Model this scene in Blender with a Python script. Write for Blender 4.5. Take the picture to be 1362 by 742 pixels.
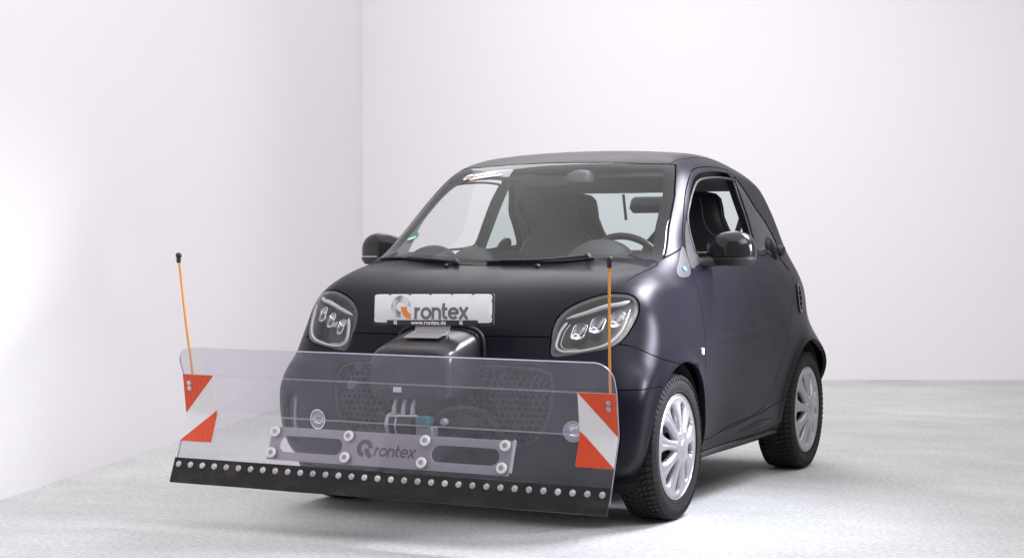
import bpy, math, random
import numpy as np
R = math.radians
random.seed(4)
for o in list(bpy.data.objects): bpy.data.objects.remove(o)
scene = bpy.context.scene
COL = scene.collection
# ------------------------------------------------------------------ camera
cd = bpy.data.cameras.new('camera'); cam = bpy.data.objects.new('camera', cd); COL.objects.link(cam)
cd.sensor_width = 36; cd.lens = 61.24; cd.clip_start = .05; cd.clip_end = 200
cam.location = (3.2379, -6.5358, 1.0591)
cam.rotation_euler = (R(90 - .813), 0, R(25.828))
scene.camera = cam
# ------------------------------------------------------------------ light
w = bpy.data.worlds.new('World'); scene.world = w; w.use_nodes = True
bg = w.node_tree.nodes['Background']; bg.inputs[0].default_value = (.97, .96, 1.0, 1); bg.inputs[1].default_value = .31
def area(name, loc, target, sx, sy, power, col=(1, 1, 1)):
    l = bpy.data.lights.new(name, 'AREA'); l.shape = 'RECTANGLE'; l.size = sx; l.size_y = sy; l.energy = power; l.color = col
    o = bpy.data.objects.new(name, l); COL.objects.link(o); o.location = loc
    d = np.array(target, float) - np.array(loc, float)
    from mathutils import Vector
    o.rotation_euler = Vector(d).to_track_quat('-Z', 'Y').to_euler()
    return o
area('overhead_softbox', (-1.3, .8, 5.4), (-1.3, .8, 0), 16, 12, 756, (1, .995, .99))
l = area('side_softbox', (2.40, .62, 1.32), (.80, .15, .80), .50, .52, 8.5, (.86, .87, 1)); l.data.spread = R(48)
l = area('rear_softbox', (1.65, 1.45, 2.75), (.7, .1, 1.0), 1.05, .75, 31, (.87, .88, 1)); l.data.spread = R(72)
l = area('left_wall_fill', (2.5, -1.3, 3.3), (-2.6, .9, 1.75), 2.6, 1.8, 34, (1, .985, 1)); l.data.spread = R(95)  # added lamp out of view, brightens the near end of the left wall
l = area('right_wall_fill', (-.9, 2.6, 5.0), (-.4, 8.0, 1.3), 2.4, 1.6, 33, (1, .985, 1)); l.data.spread = R(84)  # added lamp out of view, brightens the middle of the back wall
l = area('bonnet_fill', (-1.55, 3.95, 3.75), (-.9, 1.6, 0), 2.7, 2.2, 14, (1, .97, .98)); l.data.spread = R(84)  # added lamp above the view, gives bonnet and roof a bright reflection
vs = scene.view_settings; vs.view_transform = 'Standard'; vs.look = 'None'; vs.exposure = 0; vs.gamma = 1
# ------------------------------------------------------------------ materials
MATS = {}
def principled(name, col, rough=.5, metal=0, spec=.5, **kw):
    m = bpy.data.materials.new(name); m.use_nodes = True
    b = m.node_tree.nodes['Principled BSDF']
    b.inputs['Base Color'].default_value = (*col, 1); b.inputs['Roughness'].default_value = rough
    b.inputs['Metallic'].default_value = metal; b.inputs['Specular IOR Level'].default_value = spec
    for k, v in kw.items(): b.inputs[k].default_value = v
    MATS[name] = m; return m
def noise_rough(m, lo, hi, scale, detail=4, bump=0, bscale=None, colvar=0):
    """break a surface up: roughness, a little tone and a little relief from noise in object space"""
    nt = m.node_tree; b = nt.nodes['Principled BSDF']
    tc = nt.nodes.new('ShaderNodeTexCoord')
    n = nt.nodes.new('ShaderNodeTexNoise'); n.inputs['Scale'].default_value = scale; n.inputs['Detail'].default_value = detail
    nt.links.new(tc.outputs['Object'], n.inputs['Vector'])
    mr = nt.nodes.new('ShaderNodeMapRange'); mr.inputs['From Min'].default_value = .3; mr.inputs['From Max'].default_value = .7
    mr.inputs['To Min'].default_value = lo; mr.inputs['To Max'].default_value = hi
    nt.links.new(n.outputs['Fac'], mr.inputs['Value']); nt.links.new(mr.outputs[0], b.inputs['Roughness'])
    if colvar:
        c = b.inputs['Base Color'].default_value
        mx = nt.nodes.new('ShaderNodeMix'); mx.data_type = 'RGBA'
        mx.inputs[6].default_value = (c[0]*(1-colvar), c[1]*(1-colvar), c[2]*(1-colvar), 1)
        mx.inputs[7].default_value = (min(c[0]*(1+colvar), 1), min(c[1]*(1+colvar), 1), min(c[2]*(1+colvar), 1), 1)
        nt.links.new(n.outputs['Fac'], mx.inputs[0]); nt.links.new(mx.outputs[2], b.inputs['Base Color'])
    if bump:
        n2 = nt.nodes.new('ShaderNodeTexNoise'); n2.inputs['Scale'].default_value = bscale or scale; n2.inputs['Detail'].default_value = 3
        nt.links.new(tc.outputs['Object'], n2.inputs['Vector'])
        bp = nt.nodes.new('ShaderNodeBump'); bp.inputs['Strength'].default_value = bump; bp.inputs['Distance'].default_value = .0003
        nt.links.new(n2.outputs['Fac'], bp.inputs['Height']); nt.links.new(bp.outputs[0], b.inputs['Normal'])
    return m
def clear(name, tint, ior=1.45, rough=0.0, gloss=(1, 1, 1)):
    m = bpy.data.materials.new(name); m.use_nodes = True; nt = m.node_tree
    for n in list(nt.nodes): nt.nodes.remove(n)
    out = nt.nodes.new('ShaderNodeOutputMaterial'); mix = nt.nodes.new('ShaderNodeMixShader')
    tr = nt.nodes.new('ShaderNodeBsdfTransparent'); tr.inputs[0].default_value = (*tint, 1)
    gl = nt.nodes.new('ShaderNodeBsdfGlossy'); gl.inputs['Roughness'].default_value = rough; gl.inputs[0].default_value = (*gloss, 1)
    fr = nt.nodes.new('ShaderNodeFresnel'); ge = nt.nodes.new('ShaderNodeNewGeometry'); mi = nt.nodes.new('ShaderNodeMix')   # same reflectance from both sides of a pane
    mi.inputs[2].default_value = ior; mi.inputs[3].default_value = 1/ior; nt.links.new(ge.outputs['Backfacing'], mi.inputs[0]); nt.links.new(mi.outputs[0], fr.inputs[0])
    nt.links.new(fr.outputs[0], mix.inputs[0]); nt.links.new(tr.outputs[0], mix.inputs[1]); nt.links.new(gl.outputs[0], mix.inputs[2])
    nt.links.new(mix.outputs[0], out.inputs[0]); MATS[name] = m; return m
paint = noise_rough(principled('satin_black_paint', (.0100, .0092, .0150), .3, 0, .13, **{'Specular Tint': (.95, .92, 1.0, 1)}), .31, .38, 5, 4)
noise_rough(principled('gloss_black', (.012, .012, .014), .12, 0, .5), .09, .16, 14)
noise_rough(principled('satin_cover', (.026, .024, .027), .28, 0, .5), .25, .28, 12)
noise_rough(principled('black_plastic', (.022, .021, .023), .55), .48, .62, 30, 4)
noise_rough(principled('rubber', (.021, .0205, .021), .75, 0, .22), .62, .85, 18, 5, .25, 220, .25)
noise_rough(principled('edge_rubber', (.020, .018, .020), .6, 0, .3), .42, .78, 9, 6, .3, 60, .45)
noise_rough(principled('silver_paint', (.44, .425, .45), .30, .55, .5), .28, .42, 24)
noise_rough(principled('brushed_aluminium', (.52, .50, .53), .42, .55), .34, .5, 40)
noise_rough(principled('zinc', (.66, .63, .64), .38, .4), .3, .5, 60)
principled('chrome', (.85, .85, .87), .08, 1.0)
noise_rough(principled('dark_steel', (.03, .03, .032), .5, .6), .4, .6, 30)
noise_rough(principled('trim_grey', (.46, .47, .49), .7), .6, .8, 40)
noise_rough(principled('headliner_grey', (.16, .16, .17), .9), .8, .95, 60)
noise_rough(principled('seat_fabric', (.045, .045, .05), .75), .65, .85, 30)
noise_rough(principled('seat_leather', (.018, .019, .024), .42), .36, .5, 12)
noise_rough(principled('dash_black', (.035, .035, .038), .6), .5, .7, 20)
principled('void_black', (.006, .006, .006), .9, 0, .1)
noise_rough(principled('white_sign', (.85, .835, .855), .35), .3, .42, 20)
principled('letter_grey', (.16, .155, .165), .4)
principled('letter_white', (.85, .85, .86), .5)
principled('orange_print', (.80, .26, .03), .4)
noise_rough(principled('orange_rod', (.88, .34, .05), .4), .35, .5, 50)
noise_rough(principled('ball_black', (.02, .02, .022), .45), .4, .5, 50)
noise_rough(principled('flag_red', (.78, .075, .020), .38), .3, .46, 60, 3, .1, 500)
noise_rough(principled('flag_white', (.84, .83, .84), .38), .3, .46, 60, 3, .1, 500)
principled('teal_plastic', (.02, .17, .20), .4)
principled('label_white', (.8, .8, .8), .5)
principled('green_badge', (.02, .22, .12), .5)
principled('blue_badge', (.10, .19, .40), .35)
principled('frit_black', (.012, .011, .012), .9, 0, .05)
principled('grille_badge_blue', (.06, .09, .17), .4)
principled('lamp_white', (.85, .85, .87), .3)
principled('amber', (.10, .04, .015), .3)
principled('lightguide', (.46, .47, .50), .18, 0, .8)
principled('lamp_bezel', (.028, .027, .031), .25)
principled('lamp_dark', (.015, .015, .017), .3)
principled('grille_black', (.012, .012, .013), .45, 0, .4)
principled('reflector', (.80, .81, .84), .12, .9)
principled('stitch', (.35, .35, .36), .7)
principled('logo_cutout', (.10, .09, .11), .6)
clear('windscreen_glass', (.86, .88, .88), 1.4)
clear('tinted_glass', (.72, .82, .81), 1.5)
clear('lamp_cover', (.95, .95, .96), 1.5)
def hazed(name, tint, ior, rough, gloss, lo, hi):
    """clear plastic with a pale film: dust, fine scratches and painted-in sheen"""
    m = clear(name, tint, ior, rough, gloss); nt = m.node_tree; out = next(n for n in nt.nodes if n.bl_idname == 'ShaderNodeOutputMaterial'); top = next(n for n in nt.nodes if n.bl_idname == 'ShaderNodeMixShader')
    df = nt.nodes.new('ShaderNodeBsdfDiffuse'); df.inputs[0].default_value = (.74, .73, .82, 1); mx = nt.nodes.new('ShaderNodeMixShader')
    tc = nt.nodes.new('ShaderNodeTexCoord'); n1 = nt.nodes.new('ShaderNodeTexNoise'); n1.inputs['Scale'].default_value = 7; n1.inputs['Detail'].default_value = 8; n1.inputs['Roughness'].default_value = .7
    mp = nt.nodes.new('ShaderNodeMapping'); mp.inputs['Scale'].default_value = (1, 1, .35); nt.links.new(tc.outputs['Object'], mp.inputs[0]); nt.links.new(mp.outputs[0], n1.inputs['Vector'])
    mr = nt.nodes.new('ShaderNodeMapRange'); mr.inputs['From Min'].default_value = .3; mr.inputs['From Max'].default_value = .72; mr.inputs['To Min'].default_value = lo; mr.inputs['To Max'].default_value = hi
    n2 = nt.nodes.new('ShaderNodeTexNoise'); n2.inputs['Scale'].default_value = 26; n2.inputs['Detail'].default_value = 5; n2.inputs['Roughness'].default_value = .8
    mp2 = nt.nodes.new('ShaderNodeMapping'); mp2.inputs['Scale'].default_value = (5, 5, .35); mp2.inputs['Rotation'].default_value = (0, .12, 0); nt.links.new(tc.outputs['Object'], mp2.inputs[0]); nt.links.new(mp2.outputs[0], n2.inputs['Vector'])
    sr = nt.nodes.new('ShaderNodeMapRange'); sr.inputs['From Min'].default_value = .60; sr.inputs['From Max'].default_value = .78; sr.inputs['To Min'].default_value = 0; sr.inputs['To Max'].default_value = .16
    nt.links.new(n2.outputs['Fac'], sr.inputs['Value']); ad = nt.nodes.new('ShaderNodeMath'); nt.links.new(mr.outputs[0], ad.inputs[0]); nt.links.new(sr.outputs[0], ad.inputs[1])
    nt.links.new(n1.outputs['Fac'], mr.inputs['Value']); nt.links.new(ad.outputs[0], mx.inputs[0]); nt.links.new(top.outputs[0], mx.inputs[1]); nt.links.new(df.outputs[0], mx.inputs[2]); nt.links.new(mx.outputs[0], out.inputs[0]); return m
hazed('polycarbonate', (.905, .898, .915), 1.52, .015, (.95, .93, 1.0), .026, .066)  # dusty film made paler to stand in for the veil of reflected light
hazed('sheet_fold', (.93, .92, .95), 1.52, .10, (1, 1, 1), .30, .42)  # whitened bends: stress line, with the fold's highlight put into the colour
clear('lens_glass', (.9, .92, .95), 1.6)
e = principled('sheet_edge', (.50, .48, .66), .3); e.node_tree.nodes['Principled BSDF'].inputs['Transmission Weight'].default_value = .4
# silver ring of the emblem: a soft metallic ramp across it
m = principled('emblem_silver', (.5, .52, .55), .35, .3); nt = m.node_tree
tc = nt.nodes.new('ShaderNodeTexCoord'); wv = nt.nodes.new('ShaderNodeTexNoise'); wv.inputs['Scale'].default_value = 22; wv.inputs['Detail'].default_value = 1
rp = nt.nodes.new('ShaderNodeValToRGB'); rp.color_ramp.elements[0].color = (.17, .18, .21, 1); rp.color_ramp.elements[0].position = .35; rp.color_ramp.elements[1].color = (.75, .78, .82, 1); rp.color_ramp.elements[1].position = .65
nt.links.new(tc.outputs['Object'], wv.inputs['Vector']); nt.links.new(wv.outputs['Fac'], rp.inputs[0]); nt.links.new(rp.outputs[0], nt.nodes['Principled BSDF'].inputs['Base Color'])
def worn(m, dust, scale, lo, hi, stretch=(1, 1, 1), amount=1.0):
    """patches of grey dust and scuffs over a material's own colour"""
    nt = m.node_tree; b = nt.nodes['Principled BSDF']; tc = nt.nodes.new('ShaderNodeTexCoord'); mp = nt.nodes.new('ShaderNodeMapping'); mp.inputs['Scale'].default_value = stretch
    n = nt.nodes.new('ShaderNodeTexNoise'); n.inputs['Scale'].default_value = scale; n.inputs['Detail'].default_value = 9; n.inputs['Roughness'].default_value = .72
    nt.links.new(tc.outputs['Object'], mp.inputs[0]); nt.links.new(mp.outputs[0], n.inputs['Vector'])
    mr = nt.nodes.new('ShaderNodeMapRange'); mr.inputs['From Min'].default_value = lo; mr.inputs['From Max'].default_value = hi; mr.inputs['To Max'].default_value = amount; nt.links.new(n.outputs['Fac'], mr.inputs['Value'])
    mx = nt.nodes.new('ShaderNodeMix'); mx.data_type = 'RGBA'; mx.inputs[7].default_value = (*dust, 1)
    src = b.inputs['Base Color'].links[0].from_socket if b.inputs['Base Color'].links else None
    if src: nt.links.new(src, mx.inputs[6])
    else: mx.inputs[6].default_value = b.inputs['Base Color'].default_value
    nt.links.new(mr.outputs[0], mx.inputs[0]); nt.links.new(mx.outputs[2], b.inputs['Base Color'])
worn(MATS['edge_rubber'], (.12, .112, .11), 5, .52, .80, (1, 1, 2.2), .45)
worn(MATS['rubber'], (.06, .056, .052), 14, .52, .80, (1, 1, 1), .4)
worn(MATS['silver_paint'], (.16, .15, .145), 16, .58, .85, (1, 1, 1), .5)
worn(MATS['flag_white'], (.45, .44, .42), 18, .60, .85, (1, 1, .5), .5)
worn(MATS['flag_red'], (.40, .10, .06), 18, .60, .85, (1, 1, .5), .4)
for k in ('flag_red', 'flag_white'):                       # embossed ridges of the reflective sheeting
    nt = MATS[k].node_tree; tc = nt.nodes.new('ShaderNodeTexCoord'); wv = nt.nodes.new('ShaderNodeTexWave'); wv.inputs['Scale'].default_value = 17; wv.inputs['Distortion'].default_value = .3; bp = nt.nodes.new('ShaderNodeBump'); bp.inputs['Strength'].default_value = .35; bp.inputs['Distance'].default_value = .003
    nt.links.new(tc.outputs['Object'], wv.inputs['Vector']); nt.links.new(wv.outputs['Fac'], bp.inputs['Height']); nt.links.new(bp.outputs[0], nt.nodes['Principled BSDF'].inputs['Normal'])
nt = MATS['zinc'].node_tree; oi = nt.nodes.new('ShaderNodeObjectInfo'); rp = nt.nodes.new('ShaderNodeValToRGB'); rp.color_ramp.elements[0].color = (.44, .42, .42, 1); rp.color_ramp.elements[1].color = (.68, .65, .66, 1)
nt.links.new(oi.outputs['Random'], rp.inputs[0]); nt.links.new(rp.outputs[0], nt.nodes['Principled BSDF'].inputs['Base Color'])
# concrete floor
def concrete():
    m = principled('concrete', (.5, .5, .5), .7); nt = m.node_tree; b = nt.nodes['Principled BSDF']
    tc = nt.nodes.new('ShaderNodeTexCoord')
    def noise(s, d, r=.55, stretch=None):
        n = nt.nodes.new('ShaderNodeTexNoise'); n.inputs['Scale'].default_value = s; n.inputs['Detail'].default_value = d; n.inputs['Roughness'].default_value = r
        if stretch:
            mp = nt.nodes.new('ShaderNodeMapping'); mp.inputs['Rotation'].default_value = (0, 0, stretch[0]); mp.inputs['Scale'].default_value = stretch[1]
            nt.links.new(tc.outputs['Object'], mp.inputs[0]); nt.links.new(mp.outputs[0], n.inputs['Vector'])
        else: nt.links.new(tc.outputs['Object'], n.inputs['Vector'])
        return n
    def ramp(n, p0, c0, p1, c1):
        r = nt.nodes.new('ShaderNodeValToRGB'); r.color_ramp.elements[0].position = p0; r.color_ramp.elements[0].color = (*c0, 1)
        r.color_ramp.elements[1].position = p1; r.color_ramp.elements[1].color = (*c1, 1); nt.links.new(n.outputs['Fac'], r.inputs[0]); return r
    def mix(t, f, a, c):
        x = nt.nodes.new('ShaderNodeMix'); x.data_type = 'RGBA'; x.blend_type = t; x.inputs[0].default_value = f
        nt.links.new(a.outputs[2] if a.bl_idname == 'ShaderNodeMix' else a.outputs[0], x.inputs[6]); nt.links.new(c.outputs[0], x.inputs[7]); return x
    big = ramp(noise(.55, 5, .6), .30, (.52, .528, .524), .70, (.74, .742, .745))
    streak = ramp(noise(1.6, 6, .62, (R(20), (1, 2.2, 1))), .38, (.80, .81, .80), .62, (1, 1, 1))
    fine = ramp(noise(46, 6, .78), .38, (.66, .66, .66), .58, (1, 1, 1))
    pit = ramp(noise(26, 3, .5), .27, (.62, .62, .61), .34, (1, 1, 1))
    c = mix('MULTIPLY', .40, big, streak); c = mix('MULTIPLY', .9, c, fine); c = mix('MULTIPLY', .55, c, pit)
    nt.links.new(c.outputs[2], b.inputs['Base Color'])
    f2 = noise(110, 5, .7); bp = nt.nodes.new('ShaderNodeBump'); bp.inputs['Strength'].default_value = .35; bp.inputs['Distance'].default_value = .004
    nt.links.new(f2.outputs['Fac'], bp.inputs['Height']); nt.links.new(bp.outputs[0], b.inputs['Normal'])
concrete()
wp = noise_rough(principled('wall_paint', (.86, .832, .862), .85, 0, .2), .8, .9, 3, 3, .06, 90)
M = MATS
# ------------------------------------------------------------------ mesh helpers
def link(name, me, mat, parent=None, angle=35, normals=None):
    o = bpy.data.objects.new(name, me); COL.objects.link(o)
    for mm in (mat if isinstance(mat, (list, tuple)) else [mat]): me.materials.append(M[mm])
    me.polygons.foreach_set('use_smooth', [True]*len(me.polygons))
    if normals is not None: me.normals_split_custom_set_from_vertices([tuple(n) for n in normals])
    else: me.set_sharp_from_angle(angle=R(angle))
    if parent is not None: o.parent = parent
    return o
def empty(name, loc=(0, 0, 0)):
    o = bpy.data.objects.new(name, None); COL.objects.link(o); o.location = loc; o.empty_display_size = .2; return o
class MB:
    def __init__(s): s.v = []; s.f = []; s.m = []
    def add(s, V, F, mi=0):
        k = len(s.v); s.v += [tuple(map(float, p)) for p in V]; s.f += [tuple(int(i)+k for i in f) for f in F]; s.m += [mi]*len(F)
    def box(s, c, d, rot=None, bev=0, mi=0):
        """box with chamfered edges; rot is a 3x3 matrix"""
        hx, hy, hz = [x/2 for x in d]; b = min(bev, hx*.99, hy*.99, hz*.99)
        if b <= 0:
            V = np.array([(x*hx, y*hy, z*hz) for x in (-1, 1) for y in (-1, 1) for z in (-1, 1)]); F = [(0, 1, 3, 2), (4, 6, 7, 5), (0, 4, 5, 1), (2, 3, 7, 6), (0, 2, 6, 4), (1, 5, 7, 3)]
        else:
            V = []; idx = {}
            for sx in (-1, 1):
                for sy in (-1, 1):
                    for sz in (-1, 1):
                        for a in range(3):
                            p = [sx*(hx-b), sy*(hy-b), sz*(hz-b)]; p[a] += (sx, sy, sz)[a]*b
                            idx[(sx, sy, sz, a)] = len(V); V.append(p)
            F = []
            for a in range(3):
                u, w_ = (a+1) % 3, (a+2) % 3
                for s_ in (-1, 1):
                    q = []
                    for (i, j) in ((-1, -1), (1, -1), (1, 1), (-1, 1)):
                        k = [0, 0, 0]; k[a] = s_; k[u] = i; k[w_] = j; q.append(idx[(*k, a)])
                    F.append(q if s_ > 0 else q[::-1])
            for a in range(3):
                u, w_ = (a+1) % 3, (a+2) % 3
                for i in (-1, 1):
                    for j in (-1, 1):
                        k0 = [0, 0, 0]; k0[a] = -1; k0[u] = i; k0[w_] = j; k1 = list(k0); k1[a] = 1
                        q = [idx[(*k0, u)], idx[(*k1, u)], idx[(*k1, w_)], idx[(*k0, w_)]]
                        F.append(q if i*j < 0 else q[::-1])
            for sx in (-1, 1):
                for sy in (-1, 1):
                    for sz in (-1, 1):
                        q = [idx[(sx, sy, sz, a)] for a in range(3)]; F.append(q if sx*sy*sz > 0 else q[::-1])
            V = np.array(V)
        if rot is not None: V = V @ np.array(rot).T
        s.add(V + np.array(c), F, mi)
    def tube(s, pts, r, n=10, caps=True, mi=0, closed=False):
        P = np.array(pts, float); m = len(P); rr = np.broadcast_to(np.array(r, float), (m,)) if np.ndim(r) < 2 else r
        T = np.gradient(P, axis=0) if not closed else np.roll(P, -1, 0)-np.roll(P, 1, 0)
        T /= np.linalg.norm(T, axis=1)[:, None] + 1e-12
        up = np.array([0, 0, 1.]) if abs(T[0][2]) < .9 else np.array([1., 0, 0])
        V = []; a = np.linspace(0, 2*np.pi, n, endpoint=False); u = None
        for i in range(m):
            if u is None: u = up - T[i]*(up@T[i])
            else: u = u - T[i]*(u@T[i])
            u /= np.linalg.norm(u); v = np.cross(T[i], u)
            V += list(P[i] + rr[i]*(np.cos(a)[:, None]*u + np.sin(a)[:, None]*v))
        F = []
        for i in range(m if closed else m-1):
            j = (i+1) % m
            for k in range(n): F.append((i*n+k, i*n+(k+1) % n, j*n+(k+1) % n, j*n+k))
        if caps and not closed: F += [tuple(range(n))[::-1], tuple((m-1)*n+k for k in range(n))]
        s.add(V, F, mi)
    def revolve(s, prof, c, axis, n=32, mi=0, a0=0, a1=2*math.pi, cap=False):
        """prof: (along axis, radius) list"""
        ax = np.array(axis, float); ax /= np.linalg.norm(ax); t = np.array([0, 0, 1.]) if abs(ax[2]) < .9 else np.array([0, 1., 0])
        u = t - ax*(t@ax); u /= np.linalg.norm(u); v = np.cross(ax, u); full = abs(a1-a0-2*math.pi) < 1e-6
        A = np.linspace(a0, a1, n, endpoint=not full); V = []
        for (h, r) in prof: V += list(np.array(c) + ax*h + r*(np.cos(A)[:, None]*u + np.sin(A)[:, None]*v))
        F = []; mcount = n if full else n-1
        for i in range(len(prof)-1):
            for k in range(mcount): F.append((i*n+k, (i+1)*n+k, (i+1)*n+(k+1) % n, i*n+(k+1) % n))
        if cap and full and prof[0][1] > 1e-6: F.append(tuple(range(n)))
        if cap and full and prof[-1][1] > 1e-6: F.append(tuple((len(prof)-1)*n+k for k in range(n))[::-1])
        s.add(V, F, mi)
    def prism(s, poly, o, u, v, d, mi=0):
        """extrude a simple polygon (2-D) placed at o with axes u, v along vector d"""
        o, u, v, d = map(lambda q: np.array(q, float), (o, u, v, d)); P = np.array(poly, float); n = len(P)
        V0 = o + P[:, :1]*u + P[:, 1:]*v; V = np.r_[V0, V0+d]
        F = [tuple(range(n))[::-1], tuple(range(n, 2*n))] + [(i, (i+1) % n, n+(i+1) % n, n+i) for i in range(n)]
        s.add(V, F, mi)
    def ribbon(s, pts, wdt, o, u, v, d, closed=False, mi=0):
        """flat stroke of even width along 2-D pts"""
        o, u, v, d = map(lambda q: np.array(q, float), (o, u, v, d)); P = np.array(pts, float); n = len(P)
        T = (np.roll(P, -1, 0)-np.roll(P, 1, 0)) if closed else np.gradient(P, axis=0)
        T /= np.linalg.norm(T, axis=1)[:, None] + 1e-12; Nn = np.c_[-T[:, 1], T[:, 0]]
        L = P+Nn*wdt/2; Rr = P-Nn*wdt/2
        A = lambda q: o + q[:, :1]*u + q[:, 1:]*v
        V = np.r_[A(L), A(Rr), A(L)+d, A(Rr)+d]; F = []
        for i in range(n if closed else n-1):
            j = (i+1) % n
            F += [(2*n+i, 2*n+j, 3*n+j, 3*n+i), (i, j, 2*n+j, 2*n+i), (3*n+i, 3*n+j, n+j, n+i)]
        if not closed: F += [(0, 2*n, 3*n, n), (n-1, 2*n-1, 4*n-1, 3*n-1)]
        s.add(V, F, mi)
    def sphere(s, c, r, n=16, sq=(1, 1, 1), mi=0):
        m = n//2; V = []
        for i in range(1, m):
            for k in range(n):
                t, p = math.pi*i/m, 2*math.pi*k/n; V.append((c[0]+r*sq[0]*math.sin(t)*math.cos(p), c[1]+r*sq[1]*math.sin(t)*math.sin(p), c[2]+r*sq[2]*math.cos(t)))
        F = [(i*n+k, (i+1)*n+k, (i+1)*n+(k+1) % n, i*n+(k+1) % n) for i in range(m-2) for k in range(n)]
        V += [(c[0], c[1], c[2]+r*sq[2]), (c[0], c[1], c[2]-r*sq[2])]; a = len(V)-2
        F += [(a, k, (k+1) % n) for k in range(n)] + [(a+1, (m-2)*n+(k+1) % n, (m-2)*n+k) for k in range(n)]
        s.add(V, F, mi)
    def build(s, name, mat, parent=None, angle=35):
        import bmesh
        me = bpy.data.meshes.new(name); me.from_pydata(s.v, [], s.f)
        bm = bmesh.new(); bm.from_mesh(me); bmesh.ops.recalc_face_normals(bm, faces=bm.faces); bm.to_mesh(me); bm.free()
        o = link(name, me, mat, parent, angle)
        if len(me.materials) > 1: me.polygons.foreach_set('material_index', s.m)
        return o
def rotm(ax, a):
    c, s_ = math.cos(a), math.sin(a)
    return np.array({'x': [[1, 0, 0], [0, c, -s_], [0, s_, c]], 'y': [[c, 0, s_], [0, 1, 0], [-s_, 0, c]], 'z': [[c, -s_, 0], [s_, c, 0], [0, 0, 1]]}[ax])
def superbox(c, d, n=3.0, nu=32, nv=16, rot=None):
    """rounded box as a super-ellipsoid: vertices and faces"""
    V = []; p = 2.0/n; sg = lambda q: np.sign(q)*abs(q)**p
    for i in range(1, nv):
        t = math.pi*i/nv-math.pi/2
        for k in range(nu):
            a = 2*math.pi*k/nu; V.append((d[0]/2*sg(math.cos(t))*sg(math.cos(a)), d[1]/2*sg(math.cos(t))*sg(math.sin(a)), d[2]/2*sg(math.sin(t))))
    F = [(i*nu+k, i*nu+(k+1) % nu, (i+1)*nu+(k+1) % nu, (i+1)*nu+k) for i in range(nv-2) for k in range(nu)]
    V += [(0, 0, -d[2]/2), (0, 0, d[2]/2)]; a = len(V)-2
    F += [(a, (k+1) % nu, k) for k in range(nu)] + [(a+1, (nv-2)*nu+k, (nv-2)*nu+(k+1) % nu) for k in range(nu)]
    V = np.array(V)
    if rot is not None: V = V @ np.array(rot).T
    return V+np.array(c), F
# ---------- smooth helpers
def catmull(P,n=8,closed=False):
    P=np.asarray(P,float); m=len(P); out=[]
    idx=range(m if closed else m-1)
    for i in idx:
        if closed: p0,p1,p2,p3=P[(i-1)%m],P[i],P[(i+1)%m],P[(i+2)%m]
        else:
            p1,p2=P[i],P[i+1]; p0=P[i-1] if i>0 else 2*p1-p2; p3=P[i+2] if i+2<m else 2*p2-p1
        # centripetal
        d1=max(np.linalg.norm(p1-p0),1e-6)**.5; d2=max(np.linalg.norm(p2-p1),1e-6)**.5; d3=max(np.linalg.norm(p3-p2),1e-6)**.5
        m1=(p1-p0)/d1-(p2-p0)/(d1+d2)+(p2-p1)/d2; m2=(p2-p1)/d2-(p3-p1)/(d2+d3)+(p3-p2)/d3
        m1*=d2; m2*=d2
        t=np.linspace(0,1,n,endpoint=False)[:,None]
        out.append(p1+m1*t+(3*(p2-p1)-2*m1-m2)*t**2+(2*(p1-p2)+m1+m2)*t**3)
    R=np.concatenate(out)
    return R if closed else np.r_[R,P[-1:]]
def poly_sdf(P,Q):
    """signed distance (negative inside) of points Q to closed polygon P"""
    Q=np.asarray(Q,float); d=np.full(len(Q),1e9); s=np.zeros(len(Q),bool)
    a=P; b=np.roll(P,-1,0)
    for i in range(len(P)):
        e=b[i]-a[i]; L=e@e
        if L<1e-14: continue
        w=Q-a[i]; t=np.clip((w@e)/L,0,1)
        d=np.minimum(d,((w-t[:,None]*e)**2).sum(1))
        c=((a[i,1]<=Q[:,1])!=(b[i,1]<=Q[:,1]))
        if abs(e[1])>1e-12:
            xx=a[i,0]+(Q[:,1]-a[i,1])*e[0]/e[1]; s^=c&(Q[:,0]<xx)
    return np.where(s,-1,1)*np.sqrt(d)
def pchip(xs,ys,x):
    xs=np.asarray(xs,float); ys=np.asarray(ys,float); h=np.diff(xs); dl=(np.diff(ys,axis=0).T/h).T
    d=np.zeros_like(ys)
    for i in range(1,len(xs)-1):
        d[i]=(dl[i-1]*h[i]+dl[i]*h[i-1])/(h[i]+h[i-1])
    d[0]=dl[0]; d[-1]=dl[-1]
    x=np.clip(x,xs[0],xs[-1]); k=np.clip(np.searchsorted(xs,x)-1,0,len(xs)-2)
    t=((x-xs[k])/h[k])
    if ys.ndim>1: t=t[:,None]; hh=h[k][:,None]
    else: hh=h[k]
    return ys[k]*(1+2*t)*(1-t)**2+d[k]*hh*t*(1-t)**2+ys[k+1]*t*t*(3-2*t)+d[k+1]*hh*t*t*(t-1)
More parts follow.
